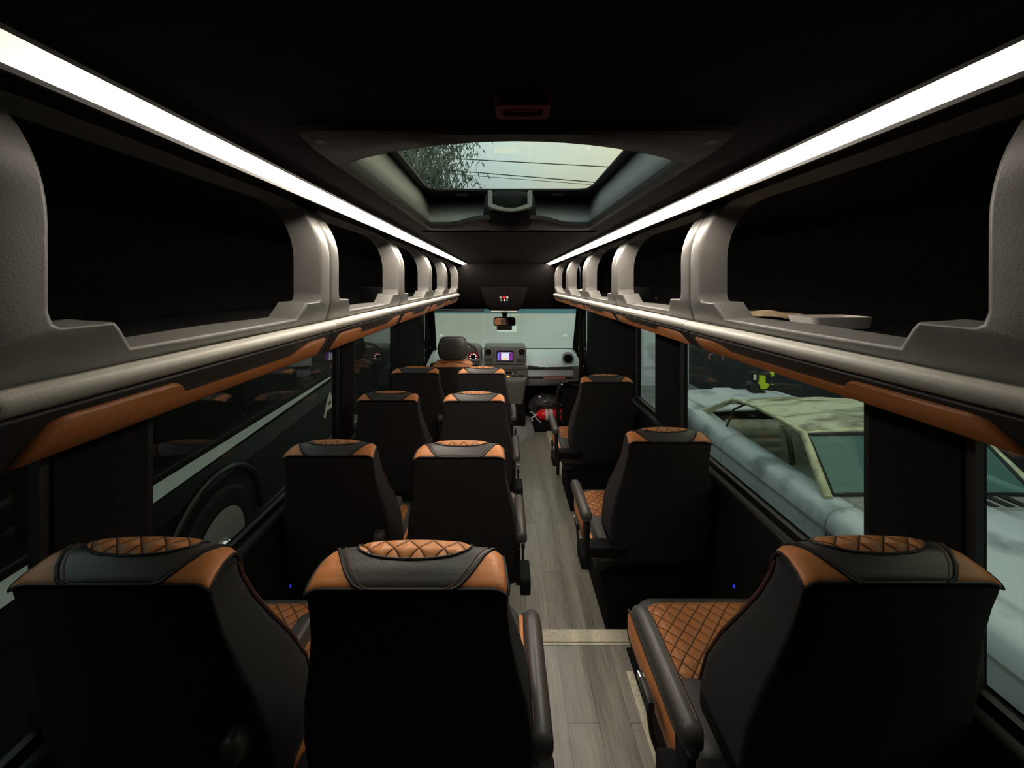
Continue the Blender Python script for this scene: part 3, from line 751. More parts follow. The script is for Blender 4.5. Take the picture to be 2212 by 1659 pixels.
# extinguisher
t = thing('fire_extinguisher', 'red fire extinguisher lying on the ledge below the dashboard', 'fire extinguisher', (.34, 4.46, .165))
MB().lathe([(.012, 0), (.022, .005), (.030, .02), (.058, .05), (.063, .07), (.063, .30), (.056, .325), (.02, .335)], (.02, 0, 0), axis='x', n=28).build('cylinder', M['red_gloss'], t, smooth=50)
MB().lathe([(.0638, .105), (.0638, .19)], (.02, 0, 0), axis='x', n=28, cap=False).build('white_label', M['white'], t, solid=.0005)
MB().lathe([(.0645, .135), (.0645, .147)], (.02, 0, 0), axis='x', n=28, cap=False).build('label_band', M['red_gloss'], t, solid=.0004)
MB().lathe([(.012, -.035), (.017, -.03), (.017, .0), (.020, .008)], (.02, 0, 0), axis='x', n=16).build('valve', M['chrome'], t)
MB().tube([(0, 0, .005), (-.04, 0, .035), (-.055, -.01, .032)], .008, 8).build('carry_handle', M['white'], t)
MB().tube([(0, 0, -.01), (-.035, -.015, -.04), (-.02, -.04, -.06)], .008, 8).build('squeeze_lever', M['white'], t)
MB().tube([(-.005, -.01, 0), (.04, -.06, -.045), (.07, -.075, -.062)], .006, 8).build('pin_strap', M['white'], t)
MB().tube([(.0, .02, .02), (.01, .05, .07), (.06, .06, .095), (.16, .045, .085), (.27, .02, .07), (.33, 0, .066)], .009, 8).build('hose', M['rubber'], t, smooth=60)

# ------------------------------------------------------------------ cab
t = thing('dashboard', 'pale grey dashboard across the cab below the windshield', 'dashboard', (0, 4.5, 0))
MB().prism([(-.02, .60), (-.02, .705), (.0, .725), (.30, .80), (.50, .835), (.52, .80), (.52, .55), (.20, .55)], lambda p, a: (a, p[0], p[1]), -.93, .90).build('top_pad', M['dash'], t, bevel=.012, seg=3)
mb = MB()
mb.box(-.93, .27, -.03, .30, .50, .70).box(.27, .79, -.03, .30, .50, .575).box(.27, .79, -.03, .20, .683, .715).box(.79, .91, -.03, .30, .50, .70).box(.27, .79, .16, .30, .57, .69)
mb.build('lower_fascia', M['dash_dark'], t, bevel=.006)
MB().box(-.93, .90, .40, .50, .10, .52).build('kick_panel', M['carpet_black'], t)
MB().tube([(.28, -.035, .716), (.60, -.04, .720), (.92, -.035, .724)], .009, 8).build('chrome_strip', M['satin'], t)
MB().tube([(.26, -.045, .728), (.31, -.05, .722), (.40, -.05, .712), (.47, -.045, .714)], [.012, .018, .012, .008], 8).build('black_clip', M['rubber'], t)
MB().rings([[(x, (z-.725)*4+d, z+d*.4) for x, z in rrect(.33, .66, .745, .795, .012)] for d in (-.006, .004)], cap0=True, cap1=True).build('airbag_panel', M['dash'], t, bevel=.002)
# centre unit
cu = MB().rings([[(x, y+(z-.75)*.25, z) for x, z in rrect(-.247-k, .249+k, .752-k, .945+k, .03)] for y, k in ((-.06, -.01), (-.055, 0), (.25, 0))], cap0=True, cap1=True).build('centre_unit', M['dash_dark'], t, smooth=50)
def ring_vent(x, z, y, r, par):
    v = MB(); v.lathe([(r*.82, y-.012), (r, y-.014), (r*1.08, y-.004), (r*1.05, y+.02), (r*.7, y+.02), (r*.7, y-.006)], (x, 0, z), axis='y', n=28)
    o = v.build('air_vent', M['tube_black'], par, smooth=50)
    MB().tube([(x+r*1.02*math.cos(q), y-.012, z+r*1.02*math.sin(q)) for q in [2*PI*k/28 for k in range(28)]], .0035, 6, closed=True).build('vent_ring', M['satin'], o)
    MB().lathe([(r*.32, y-.010), (r*.30, y-.016), (.001, y-.017)], (x, 0, z), axis='y', n=18).build('vent_knob', M['plastic_black'], o)
    MB().box(x-r*.7, x+r*.7, y-.003, y+.004, z-.003, z+.003).box(x-.003, x+.003, y-.003, y+.004, z-r*.7, z+r*.7).build('vent_vane', M['dash_dark'], o)
ring_vent(-.195, .893, -.035, .040, t); ring_vent(.193, .893, -.035, .040, t)
rv = MB().lathe([(.075, .06), (.070, .10), (.055, .20)], (.745, 0, .80), axis='y', n=26).build('vent_pod', M['dash'], t, smooth=50)
ring_vent(.745, .80, .055, .052, t)
for x0, x1 in ((-.228, -.145), (.135, .222)):
    MB().rings([[(x, -.058+d+(z-.75)*.25, z) for x, z in rrect(x0, x1, .772, .815, .012)] for d in (-.004, .012)], cap0=True, cap1=True).build('cubby', M['rubber'], t)
sc = MB().rings([[(x, -.060+d+(z-.75)*.25, z) for x, z in rrect(-.100, .100, .782, .908, .008)] for d in (-.005, .012)], cap0=True, cap1=True).build('touch_screen', M['screen_off'], t)
def scr(nm, m, x0, x1, z0, z1, d):
    MB().add([(x, -.0605-d+(z-.75)*.25, z) for x, z in ((x0, z0), (x1, z0), (x1, z1), (x0, z1))] + [(x, -.060-d+(z-.75)*.25, z) for x, z in ((x0, z0), (x1, z0), (x1, z1), (x0, z1))], [(0, 1, 2, 3), (4, 7, 6, 5), (0, 4, 5, 1), (1, 5, 6, 2), (2, 6, 7, 3), (3, 7, 4, 0)]).build(nm, M[m], sc)
scr('screen_picture', 'scr_purple', -.088, .088, .796, .888, .006)
scr('map_area', 'scr_white', -.045, .045, .800, .876, .0075)
scr('side_menu', 'scr_blue', -.086, -.066, .802, .884, .0075)
scr('status_line', 'scr_white', -.060, .060, .879, .886, .0075)
scr('map_marker', 'scr_yellow', -.022, .018, .803, .826, .009)
MB().box(-.245, .25, -.05, -.03, .690, .742).build('switch_row', M['dash_dark'], t, bevel=.006)
sw = MB().box(.01, .125, -.062, -.045, .615, .668).build('control_panel', M['screen_off'], t, bevel=.003)
for i in range(5): MB().box(.017+i*.021, .027+i*.021, -.066, -.061, .622, .630).build('button', M['white'], sw)
MB().lathe([(.015, -.066), (.013, -.075), (.001, -.076)], (.092, 0, .650), axis='y', n=14).build('knob', M['satin'], sw)
# centre console with cup holders
co = MB().rings([[(x, y, z) for x, y in rrect(.0-k, .235+k, -.30-k, .0, .03)] for z, k in ((.36, -.035), (.52, -.012), (.60, 0), (.635, 0), (.642, -.008))], cap0=True, cap1=True).build('console', M['dash_dark'], t, smooth=50)
for x, r in ((.10, .034), (.185, .044)):
    MB().lathe([(r, .6405), (r, .6465), (r*.9, .6465), (r*.86, .6425), (.001, .6425)], (x, -.16, 0), n=24).build('cup_holder', M['rubber'], co)
MB().lathe([(.016, .6425), (.014, .650), (.001, .651)], (.035, -.20, 0), n=16).build('lit_switch', M['e_amber'], co)
MB().box(.01, .225, -.28, 0, .12, .36).build('console_foot', M['carpet_black'], t, bevel=.02)
# instrument cluster
ib = MB(); ib.prism([(x, z) for x, z in rrect(-.62, -.28, .74, .95, (.02, .02, .08, .08), 6)], lambda p, a: (p[0], a, p[1]), -.06, .28)
ib.build('cluster_hood', M['dash_dark'], t, bevel=.01)
for x in (-.53, -.37):
    MB().lathe([(.058, -.064), (.058, -.062), (.001, -.062)], (x, 0, .84), axis='y', n=28).build('gauge', M['screen_off'], t)
    g = MB()
    for k in range(11):
        a = math.radians(-40+26*k); g.box(x+.047*math.cos(a)-.0055, x+.047*math.cos(a)+.0055, -.0675, -.065, .84+.047*math.sin(a)-.004, .84+.047*math.sin(a)+.004)
    g.build('gauge_scale', M['e_red'], t)
    g = MB()
    for k in range(6):
        a = math.radians(-30+48*k); g.box(x+.034*math.cos(a)-.005, x+.034*math.cos(a)+.005, -.0675, -.065, .84+.034*math.sin(a)-.005, .84+.034*math.sin(a)+.005)
    g.build('gauge_numerals', M['e_white'], t)
tag(MB().grid(lambda u, v: (-.09+.18*u, .006*(v-.5), .045*v), 2, 2).build('paper_card', M['sticker_white']), 'white paper card standing on the dashboard above the screen', 'paper').location = (.02, 4.80, .816)
tag(MB().box(-.13, .13, -.03, .03, 0, .016).build('booklet', M['red_paper'], bevel=.003), 'red booklet in the dashboard shelf', 'booklet').location = (.58, 4.52, .576)
# steering wheel
t = thing('steering_wheel', 'black steering wheel with three pointed star emblem ahead of the driver seat', 'steering wheel', (-.46, 4.19, .85))
TI = Matrix.Rotation(math.radians(-22), 4, 'X')
MB().tube([(.19*math.cos(a), 0, .19*math.sin(a)) for a in [2*PI*k/40 for k in range(40)]], .016, 10, closed=True).xf(TI).build('rim', M['leather_black'], t, smooth=60)
MB().lathe([(.068, .02), (.070, .0), (.055, -.018), (.001, -.024)], (0, 0, 0), axis='y', n=28).xf(TI).build('hub', M['dash_dark'], t, smooth=60)
sp_ = MB()
for a in (0, PI, -PI/2): sp_.tube([(.06*math.cos(a), 0, .06*math.sin(a)), (.12*math.cos(a), .004, .12*math.sin(a)), (.183*math.cos(a), 0, .183*math.sin(a))], [.022, .014, .018], 8)
sp_.xf(TI).build('spokes', M['dash_dark'], t, smooth=60)
em = MB().tube([(.026*math.cos(a), -.027, .026*math.sin(a)) for a in [2*PI*k/28 for k in range(28)]], .0022, 6, closed=True)
for a in (PI/2, PI*7/6, PI*11/6): em.tube([(0, -.027, 0), (.026*math.cos(a), -.027, .026*math.sin(a))], [.005, .001], 6)
em.xf(TI).build('star_emblem', M['chrome'], t)
MB().tube([(0, .02, -.01), (0, .20, -.09), (0, .30, -.13)], .045, 12).build('column', M['dash_dark'], t, smooth=60)
# driver seat
t = thing('driver_seat', 'black driver seat with headrest and tan shoulders before the steering wheel', 'driver seat', (-.503, 3.64, -.03))
MB().rings([[(x, y, z) for x, y in rrect(-w_, w_, y0, y0+th, .03)] for z, w_, y0, th in ((.985, .09, .035, .08), (1.0, .125, .025, .10), (1.05, .142, .015, .115), (1.12, .140, .012, .115), (1.18, .125, .018, .10), (1.20, .105, .03, .075), (1.205, .08, .045, .05))], cap0=True, cap1=True).build('headrest', M['leather_black'], t, smooth=60)
for x in (-.06, .06): MB().tube([(x, .075, .90), (x, .075, .99)], .007, 8).build('headrest_post', M['chrome'], t)
SB = [(.42, .24, .12, .14), (.60, .25, .09, .13), (.78, .24, .06, .12), (.85, .238, .05, .11), (.938, .222, .044, .105)]
MB().rings([[(x, y, z) for x, y in rrect(-w_, w_, y0, y0+th, .03)] for z, w_, y0, th in SB], cap0=True, cap1=True).build('backrest', M['fabric'], t, smooth=50)
MB().rings([[(x, y, z-.035*max(0, abs(x)-.13)/.1) for x, y in rrect(-w_, w_, y0, y0+th, .03)] for z, w_, y0, th in ((.9385, .222, .043, .106), (.950, .210, .043, .105), (.967, .175, .046, .10), (.980, .13, .055, .08))], cap0=True, cap1=True).build('shoulder_panel', M['leather_tan'], t, smooth=60)
MB().tube([(x, .046+.0*x, .950+.014*math.cos(x*14)) for x in [-.16+.32*k/16 for k in range(17)]], .004, 6).build('shoulder_piping', M['piping'], t)
MB().box(-.24, .24, .16, .66, .34, .44).build('seat_cushion', M['leather_black'], t, bevel=.04, seg=4)
MB().box(-.20, .20, .20, .60, .03, .34).build('seat_base', M['plastic_black'], t, bevel=.02)
# overhead console, mirror, visor, stickers
t = thing('overhead_console', 'black overhead console with small red and white lit buttons above the mirror', 'overhead console', (-.01, 3.95, 1.40))
MB().rings([[(-.15, .05, .0), (.15, .05, .0), (.17, .32, .0), (-.17, .32, .0)], [(-.20, -.02, .09), (.20, -.02, .09), (.21, .35, .06), (-.21, .35, .06)], [(-.25, -.06, .26), (.25, -.06, .26), (.25, .30, .26), (-.25, .30, .26)]], cap0=True, cap1=True).build('housing', M['headliner'], t, bevel=.02)
def btn(m, x, z, r=.007): MB().lathe([(r, -.004), (r*.9, .0), (r*.9, .02)], (x, -.030-.24*(z-.12), z), axis='y', n=12).build('lit_button', M[m], t)
for x, z, m, r in ((-.0, .148, 'e_red', .016), (-.035, .146, 'hatch_grey', .014), (.032, .146, 'pinkish', .013), (.003, .118, 'e_white', .009), (-.03, .118, 'hatch_grey', .010), (.03, .118, 'hatch_grey', .010)): btn(m, x, z, r)
MB().box(-.14, .14, .04, .06, -.012, .004).build('front_lip', M['satin'], t, bevel=.003)
t = thing('rearview_mirror', 'black rear-view mirror on the windshield centre', 'mirror', (-.005, 4.40, 1.252))
MB().rings([[(x, y, z) for x, z in rrect(-.128+k, .125-k, -.050+k, .052-k, .03)] for y, k in ((-.014, .004), (-.010, 0), (.012, .004), (.03, .025))], cap0=True, cap1=True).build('housing', M['tube_black'], t, smooth=50)
MB().rings([[(x, y, z) for x, z in rrect(-.115, .112, -.040, .042, .024)] for y in (-.017, -.0145)], cap0=True, cap1=True).build('mirror_glass', M['mirror'], t)
MB().tube([(.0, .02, .03), (0, .03, .08), (0, .02, .155)], [.02, .03, .045], 10).build('stalk', M['plastic_black'], t)
MB().box(-.09, .085, .01, .06, -.10, -.045).build('camera_pod', M['rubber'], t, bevel=.008)
t = thing('sun_visor', 'dark sun visor folded up over the driver side windshield', 'sun visor', (-.50, 4.13, 1.408))
MB().rings([[(x, y, -.006+d-.05*(y)) for x, y in rrect(-.33, .27, -.09, .10, .02)] for d in (-.012, .008)], cap0=True, cap1=True).build('panel', M['hatch_dark'], t, bevel=.004)
MB().tube([(-.33, .06, .0), (-.36, .06, .012)], .008, 8).build('pivot', M['plastic_black'], t)
def decal(name, mt, x, t_, w_, h_, label):
    mb = ws_box(MB(), x-w_/2, x+w_/2, t_-h_/2, t_+h_/2, .006, .0075); mb.f = mb.f[1:2]; mb.v = mb.v[4:]; mb.f = [tuple(i-4 for i in mb.f[0])]
    return tag(mb.build(name, M[mt]), label, 'sticker')
decal('inspection_sticker', 'sticker', .022, .46, .235, .15, 'large pale rectangular sticker at windshield centre below the mirror')
decal('toll_tag', 'sticker_cream', .125, .115, .09, .055, 'small cream tag at the top of the windshield right of the mirror')
decal('registration_sticker', 'sticker_white', -.785, .62, .045, .05, 'small white sticker at the left edge of the windshield')
decal('corner_sticker', 'sticker', .745, .63, .05, .055, 'small square sticker near the right edge of the windshield')

# ------------------------------------------------------------------ outside
GZ = -0.70
struct(MB().box(-14, 14, -6, 20, GZ-.1, GZ).build('ground', M['concrete']), 'concrete yard')
struct(MB().box(-3.2, 4.3, 9.0, 9.2, GZ, 2.4).build('wall_outside_front', M['pale_wall']), 'pale wall ahead of the van')
struct(MB().box(4.4, 4.6, -4, 9.2, GZ, 3.0).build('wall_outside_right', M['dark_wall']), 'dark wall beyond the old coupe')
struct(MB().box(-9, -2.1, 7.0, 7.15, GZ, 2.2).build('screen_outside_left', M['dark_wall']), 'added dark screen ahead of the striped van')  # added backdrop that keeps the forward left window dark

# --- old coupe, nose towards the rear of our van
t = thing('coupe_car', 'old grey primer coupe with dusty cream roof parked on the right', 'car', (2.87, 2.9, GZ))
def C(x, y, z): return (x-2.87, y-2.9, z-GZ)
XN, XF, XM = 2.03, 3.71, 2.87
def side(y, far=False):
    # half section from sill to top edge; bulges at the rear quarter
    b = .03*math.sin(max(0, min(1, (y-3.7)/1.4))*PI)
    n = 1 if y > 1.0 else 1-.25*((1.0-y)/.6)**2
    hump = .05*math.exp(-((y-4.35)/.45)**2); belt = -.01*(y < 4.0)
    P = [(.09, -.46), (.03, -.40), (.0, -.15), (-.005-b, .06), (.015-b, .105), (.0-b, .135), (.02-b, .21+hump*.6), (.06-b, .245+hump), (.12, .262+hump), (.20, .268+hump*.8)]
    out = []
    for dx, z in P:
        x = XN+dx; x = XM-(XM-x)*n
        out.append((2*XM-x if far else x, z))
    return out
def arch(y, yc, z, r=.36):
    d = abs(y-yc)
    if d < r:
        return max(z, GZ+.30+math.sqrt(r*r-d*d))
    return z
def panel(name, y0, y1, far, n):
    ys = [y0+(y1-y0)*k/n for k in range(n+1)]
    rings = []
    for y in ys:
        ring = []
        for x, z in side(y, far):
            z = max(z, min(arch(y, 1.05, z), .10)); z = max(z, min(arch(y, 4.45, z), .10))
            ring.append(C(x, y, z))
        rings.append(ring)
    MB().rings(rings, closed=False).build(name, M['primer'], t, smooth=40, solid=.02)
for far in (False, True):
    panel('front_fender', .42, 2.44, far, 40); panel('door', 2.452, 3.60, far, 12); panel('quarter_panel', 3.608, 5.08, far, 40)
def hx(y): return side(y)[-1]
def deckf(y0, y1, inset, rise, gap=.004):
    def f(u, v):
        y = y0+(y1-y0)*v; xa = side(y)[-1][0]+gap; xb = 2*XM-xa; x = xa+(xb-xa)*u
        k = 1-(2*u-1)**2; return C(x, y, side(y)[-1][1]+rise*k+.02*(abs(2*u-1) < .25))
    return f
MB().grid(deckf(.42, 2.36, 0, .03), 24, 20).build('hood', M['primer'], t, smooth=40, solid=.02)
MB().grid(lambda u, v: C(side(2.4)[-1][0]+.0+(2*(XM-side(2.4)[-1][0]))*u, 2.37+.22*v, .268+.02*(1-(2*u-1)**2)), 16, 4).build('cowl', mat('cowl grey', (.30, .31, .28), .6, nscale=30, namt=.2), t, solid=.02)
lv = MB()
for k in range(9): lv.box(*[q for q in (2.45+k*.1-XM, 2.50+k*.1-XM)], 2.41-2.9, 2.54-2.9, .288-GZ, .292-GZ)
lv.build('cowl_louvers', M['car_black'], t)
MB().grid(deckf(4.18, 5.08, 0, .02), 24, 16).build('deck_lid', M['primer'], t, smooth=40, solid=.02)
MB().rings([[C(x, 5.08, z) for x, z in side(5.08)]+[C(x, 5.08, z) for x, z in side(5.08, True)[::-1]], [C(x, 5.03, z) for x, z in side(5.03)]+[C(x, 5.03, z) for x, z in side(5.03, True)[::-1]]], cap0=True).build('tail_panel', M['primer'], t)
MB().rings([[C(x, .42, z) for x, z in side(.42)]+[C(x, .42, z) for x, z in side(.42, True)[::-1]], [C(x, .47, z) for x, z in side(.47)]+[C(x, .47, z) for x, z in side(.47, True)[::-1]]], cap0=True).build('nose_panel', M['primer'], t)
# cabin tub
MB().box(2.10-XM, 2.16-XM, 2.6-2.9, 4.2-2.9, .10, .93).box(3.58-XM, 3.64-XM, 2.6-2.9, 4.2-2.9, .10, .93).box(2.1-XM, 3.64-XM, 2.55-2.9, 4.3-2.9, .10, .16).box(2.1-XM, 3.64-XM, 2.44-2.9, 2.5-2.9, .1, .93).box(2.2-XM, 3.54-XM, 3.98-2.9, 4.2-2.9, .16, .88).build('cabin_tub', M['car_inner'], t)
# roof
def rf(u, v):
    y = 2.86+.92*v; k = (2*u-1)
    xa = 2.225+.02*math.sin(PI*v); x = xa+(2*(XM-xa))*u
    z = .585+.055*math.sin(PI*min(1, v*.62+.12))*1.0-.05*abs(k)**3 - .05*max(0, v-.7)/.3
    z += .004*math.sin(9*v+4*u)+.003*math.sin(21*u)
    return C(x, y, z)
MB().grid(rf, 20, 14).build('roof', M['cream'], t, smooth=60, solid=.025)
def bar(name, pts, w_, mt, far=False):
    q = [C(2*XM-x if far else x, y, z) for x, y, z in pts]
    MB().tube(q, w_, 8).build(name, mt, t, smooth=60)
for far in (False, True):
    bar('front_pillar', [(2.15, 2.56, .26), (2.19, 2.72, .42), (2.235, 2.875, .575)], [.032, .028, .03], M['cream_plain'], far)
    bar('roof_rail', [(2.235, 2.87, .567), (2.228, 3.1, .590), (2.225, 3.4, .595), (2.24, 3.68, .565), (2.26, 3.80, .535)], .020, M['cream_plain'], far)
    bar('rear_pillar', [(2.25, 3.76, .55), (2.22, 3.95, .44), (2.19, 4.12, .33), (2.18, 4.24, .275)], [.024, .026, .03, .034], M['cream_plain'], far)
    bar('window_trim', [(2.225, 3.55, .575), (2.215, 3.72, .47), (2.19, 3.80, .27)], .010, M['car_black'], far)
bar('roof_header', [(2.235, 2.865, .565), (2.5, 2.85, .60), (2.87, 2.85, .605), (3.24, 2.85, .60), (3.505, 2.865, .565)], .018, M['cream_plain'])
def wsf(o):
    def f(u, v):
        xa = 2.195+.045*v; return C(xa+2*(XM-xa)*u, 2.575+.275*v-.03*(1-(2*u-1)**2)+o, .275+.295*v+.02*(1-(2*u-1)**2))
    return f
MB().grid(wsf(0), 12, 8).build('front_windshield', M['car_glass'], t, smooth=60)
e_ = [wsf(-.004)(u, v) for u, v in [(k/12, 0) for k in range(12)]+[(1, k/6) for k in range(6)]+[(1-k/12, 1) for k in range(12)]+[(0, 1-k/6) for k in range(6)]]
MB().tube(e_, .013, 6, closed=True).build('windshield_gasket', M['car_black'], t, smooth=60)
# seats inside
def bench(name, x0, x1, y, z0, z1):
    n = 7
    def f(u, v):
        x = x0+(x1-x0)*u; e = min(1, u*6, (1-u)*6, (1-v)*6)
        rib = .012*abs(math.sin(v*PI*n)) if .15 < v < .85 and .12 < u < .88 else 0.006
        return C(x, y+.14*v-.05*sm(e)-rib, z0+(z1-z0)*v)
    m = MB().grid(f, 24, 56); 
    m.box(x0-XM, x1-XM, y+.10-2.9, y+.20-2.9, z0-GZ, z1-.05-GZ)
    return m.build(name, M['car_seat'], t, smooth=50)
bench('rear_seat_back', 2.25, 2.84, 3.80, -.25, .30); bench('rear_seat_back', 2.90, 3.50, 3.80, -.25, .30)
MB().box(2.25-XM, 3.50-XM, 3.40-2.9, 3.82-2.9, .18, .42).build('rear_seat_cushion', M['car_seat'], t, bevel=.05, seg=3)
bench('front_seat_back', 2.26, 2.74, 3.10, -.30, .16); bench('front_seat_back', 3.0, 3.48, 3.10, -.30, .16)
for x in (2.26, 3.0): MB().box(x-XM, x+.48-XM, 2.72-2.9, 3.12-2.9, .16, .36).build('front_seat_cushion', M['car_seat'], t, bevel=.05, seg=3)
MB().box(2.25-XM, 3.5-XM, 2.56-2.9, 2.70-2.9, .72, .93).build('instrument_panel', M['car_inner'], t, bevel=.03)
for x in (2.16, 3.58):
    for y in (1.05, 4.45):
        wm = MB().lathe([(.18, -.09), (.29, -.10), (.31, -.06), (.31, .06), (.29, .10), (.18, .09)], C(x, y, GZ+.31), axis='x', n=28).build('wheel', M['tire'], t, smooth=40)
        MB().lathe([(.18, -.07), (.10, -.05), (.05, -.07), (.001, -.07)], C(x, y, GZ+.31), axis='x', n=24).build('rim', M['alloy'], wm, smooth=40)
MB().box(2.12-XM, 3.62-XM, .5-2.9, 5.0-2.9, .20, .24).build('underbody', M['car_black'], t)
MB().lathe([(.022, 0), (.022, .002), (.001, .002)], C(2.19, 2.28, .283)).build('filler_hole', M['car_black'], t)

# leaf blower on the coupe roof
t = thing('leaf_blower', 'lime green and black cordless leaf blower lying on the coupe roof', 'leaf blower', (2.45, 3.70, .648))
MB().lathe([(.02, -.07), (.075, -.06), (.085, -.01), (.085, .04), (.06, .07), (.02, .075)], (-.10, 0, .07), axis='y', n=24).build('fan_housing', M['car_black'], t, smooth=50)
MB().rings([[(x+.06*z, y, z) for x, y in rrect(-.05-k, .06+k, -.05, .05, .02)] for z, k in ((.05, .03), (.09, .035), (.12, .0), (.24, -.01))], cap0=True, cap1=True).build('motor_body', M['lime'], t, smooth=50)
MB().rings([[(x, y, z) for x, y in rrect(.0, .20, -.035, .035, .02)] for z in (.075, .115)], cap0=True, cap1=True).build('nozzle_mount', M['lime'], t, bevel=.01)
bt = MB().box(-.12, -.035, -.045, .045, .15, .29).build('battery', M['car_black'], t, bevel=.012)
MB().box(-.118, -.075, -.0475, -.0455, .18, .26).build('battery_label', M['white'], bt)
MB().tube([(.0, 0, .235), (.09, 0, .255), (.16, 0, .265)], .022, 10).build('grip', M['car_black'], t, smooth=60)
MB().tube([(.15, 0, .262), (.20, 0, .27), (.205, 0, .245), (.17, 0, .225)], [.026, .026, .022, .012], 10).build('grip_end', M['lime'], t, smooth=60)
MB().tube([(.12, 0, .085), (.35, 0, .085), (.60, 0, .065)], [.042, .038, .03], 14).build('blower_tube', M['car_black'], t, smooth=60)
MB().box(-.12, .06, -.05, .05, -.012, .012).build('foot', M['car_black'], t)
t.scale = (.66, .66, .66)

# --- black van on the left with pale stripe
ANG = math.radians(4.8)
t = thing('black_van', 'black van with pale blue side stripe parked on the left', 'van', (-1.86, 0, GZ), ANG)
# local: +x towards us is the body side plane x=0, y forward
vp = [(-.04, .34), (0, .42), (.015, .75), (.0, 1.12), (-.03, 1.30), (-.10, 1.95), (-.22, 2.45), (-.5, 2.6), (-1.7, 2.6), (-1.95, 1.9), (-2.0, .8), (-1.95, .34)]
body = MB().rings([[(p[0], y, p[1]) for p in vp] for y in (-1.5, 3.0, 5.4, 5.8)] + [[(p[0]*.97-.05, 6.4, .34+(p[1]-.34)*.45) for p in vp]], cap0=True, cap1=True)
body.build('body', M['van_grey'], t, bevel=.02)
MB().add([(.018, y, z) for y, z in ((-1.4, .95), (5.75, .95), (5.75, 1.115), (-1.4, 1.115))]+[(.008, y, z) for y, z in ((-1.4, .95), (5.75, .95), (5.75, 1.115), (-1.4, 1.115))], [(0, 1, 2, 3), (4, 7, 6, 5), (0, 4, 5, 1), (1, 5, 6, 2), (2, 6, 7, 3), (3, 7, 4, 0)]).build('side_moulding', M['van_black'], t)
MB().rings([[(.012, -1.4, 1.125), (.004, -1.4, 1.225), (.016, -1.4, 1.228), (.024, -1.4, 1.125)], [(.012, 2.2, 1.125), (.004, 2.2, 1.215), (.016, 2.2, 1.217), (.024, 2.2, 1.125)], [(.012, 5.0, 1.165), (.008, 5.0, 1.180), (.016, 5.0, 1.181), (.020, 5.0, 1.165)]], cap0=True, cap1=True).build('stripe', M['stripe'], t)
MB().tube([(.02, -1.4, 1.262), (.02, 5.3, 1.262)], .009, 6).build('rub_rail', M['van_grey'], t)
MB().rings([[(-.02, y, 1.32), (-.095, y, 1.98), (-.075, y, 1.98), (.0, y, 1.32)] for y in (-1.3, 5.3)], cap0=True, cap1=True).build('side_glass', M['van_glass'], t)
def wheel_at(y, h, k):
    wa = MB()
    wa.tube([(.02, y+.46*k*math.cos(a), h+.46*k*math.sin(a)) for a in [PI*q/20 for q in range(21)]], .025, 6)
    wa.build('wheel_arch', M['van_black'], t, smooth=60)
    sc_ = lambda pr: [(r*k, d) for r, d in pr]
    o = MB().lathe(sc_([(.20, .0), (.235, .03), (.33, .035), (.36, .0), (.36, -.15), (.2, -.15)]), (.0, y, h), axis='x', n=32).build('wheel', M['tire'], t, smooth=40)
    r = MB().lathe(sc_([(.230, .036), (.212, .034), (.195, .004), (.135, .004), (.100, .030), (.07, .032)]), (.0, y, h), axis='x', n=40).build('rim', M['alloy'], o, smooth=30)
    MB().lathe(sc_([(.062, .02), (.062, .07), (.05, .09), (.001, .095)]), (.0, y, h), axis='x', n=20).build('hub_cap', M['chrome'], o, smooth=40)
    for q in range(10):
        a = 2*PI*q/10; MB().lathe([(.024*k, .0045), (.024*k, .0075), (.001, .0075)], (.0, y+.163*k*math.cos(a), h+.163*k*math.sin(a)), axis='x', n=12).build('rim_hole', M['tire'], r)
wheel_at(2.80, .455, 1.22)
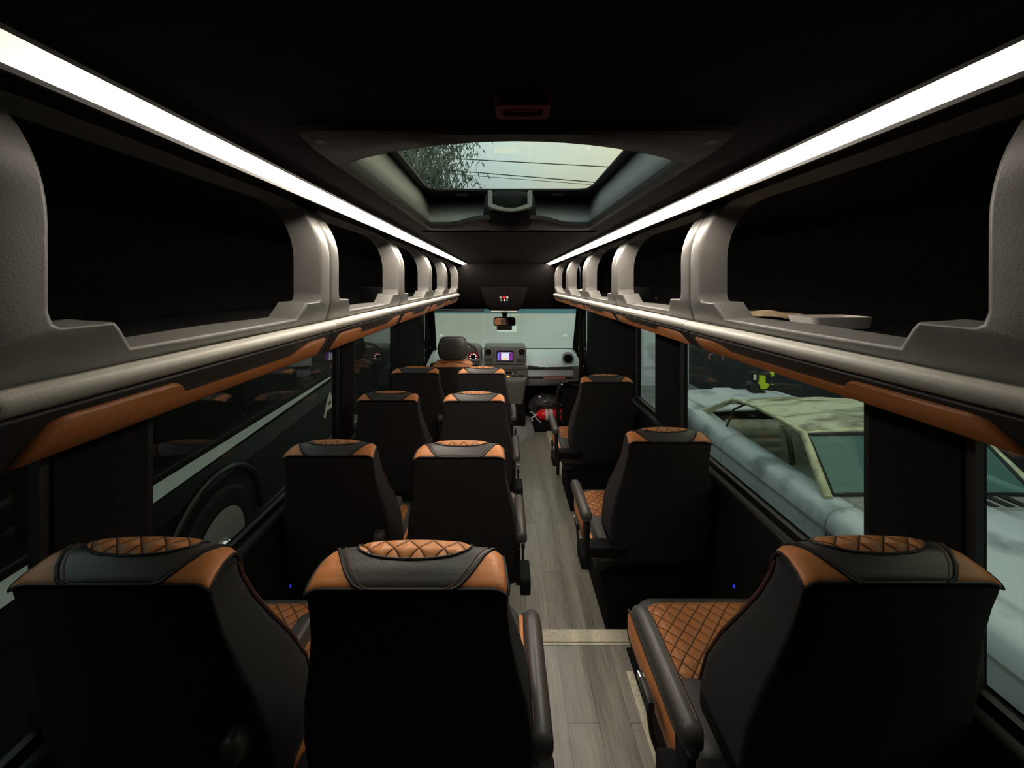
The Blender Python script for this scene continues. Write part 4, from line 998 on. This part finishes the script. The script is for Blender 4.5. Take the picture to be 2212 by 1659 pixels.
# letter A on the door
lt = MB()
def bar2(p, q, w_): 
    d = Vector((q[0]-p[0], q[1]-p[1])).normalized(); n = Vector((-d.y, d.x))*w_/2
    c = [(p[0]+n.x, p[1]+n.y), (q[0]+n.x, q[1]+n.y), (q[0]-n.x, q[1]-n.y), (p[0]-n.x, p[1]-n.y)]
    lt.add([(.021, a, b) for a, b in c]+[(.010, a, b) for a, b in c], [(0, 1, 2, 3), (4, 7, 6, 5), (0, 4, 5, 1), (1, 5, 6, 2), (2, 6, 7, 3), (3, 7, 4, 0)])
ya, za = 4.79, .72
bar2((ya, za), (ya+.18, za+.25), .05); bar2((ya+.18, za+.25), (ya+.30, za), .05); bar2((ya+.10, za+.08), (ya+.26, za+.08), .045)
lt.build('door_letter', M['white'], t)

# tree and wires seen through the hatch
t = thing('street_tree', 'leafy tree with drooping leaves seen through the left of the roof hatch', 'tree', (-2.9, 7.6, GZ))
MB().tube([(0, 0, 0), (.05, -.1, 1.5), (.0, -.2, 3.2), (.2, -.5, 4.6), (.3, -.6, 5.6)], [.16, .13, .11, .07, .03], 10).tube([(0, -.2, 3.0), (.7, -.8, 4.0), (1.5, -1.0, 4.9)], [.07, .05, .02], 8).tube([(.05, -.3, 3.6), (1.2, -1.3, 4.4), (2.1, -1.5, 4.9)], [.06, .04, .015], 8).build('trunk', M['bark'], t, smooth=60)
lf = MB()
def leaf(p, d, L, wd):
    d = d.normalized(); s_ = d.cross(Vector((random.uniform(-1, 1), random.uniform(-1, 1), random.uniform(-1, 1)))).normalized()*wd
    lf.add([p, p+d*L*.35+s_, p+d*L, p+d*L*.35-s_], [(0, 1, 2, 3)])
for k in range(3600):
    x = random.uniform(-1.2, 2.35); 
    if x > 1.9 and random.random() < .55: continue
    z = random.uniform(3.5, 6.3); y = random.uniform(-2.2, -.4)
    base = Vector((x, y, z))
    for q in range(13 if x < 1.55 else 9):
        p = base+Vector((random.gauss(0, .13), random.gauss(0, .13), random.gauss(0, .12)))
        leaf(p, Vector((random.gauss(0, .5), random.gauss(0, .5), -1)), random.uniform(.08, .15), random.uniform(.009, .016))
lf.build('foliage', M['leaf'], t)
for nm, z0, z1, y in (('highest', 4.25, 4.10, 8.0), ('middle', 4.15, 3.92, 8.6), ('lowest', 4.17, 3.96, 8.95)):
    k = (z1-z0)/2.8
    tag(MB().tube([(x, y, z0+k*(x+.4)) for x in (-9, -4, 0, 4, 9)], .010 if nm != 'lowest' else .006, 6).build('overhead_wire', M['wire']), '%s overhead cable crossing the sky in the roof hatch' % nm, 'cable', 'overhead cables beyond the roof hatch')
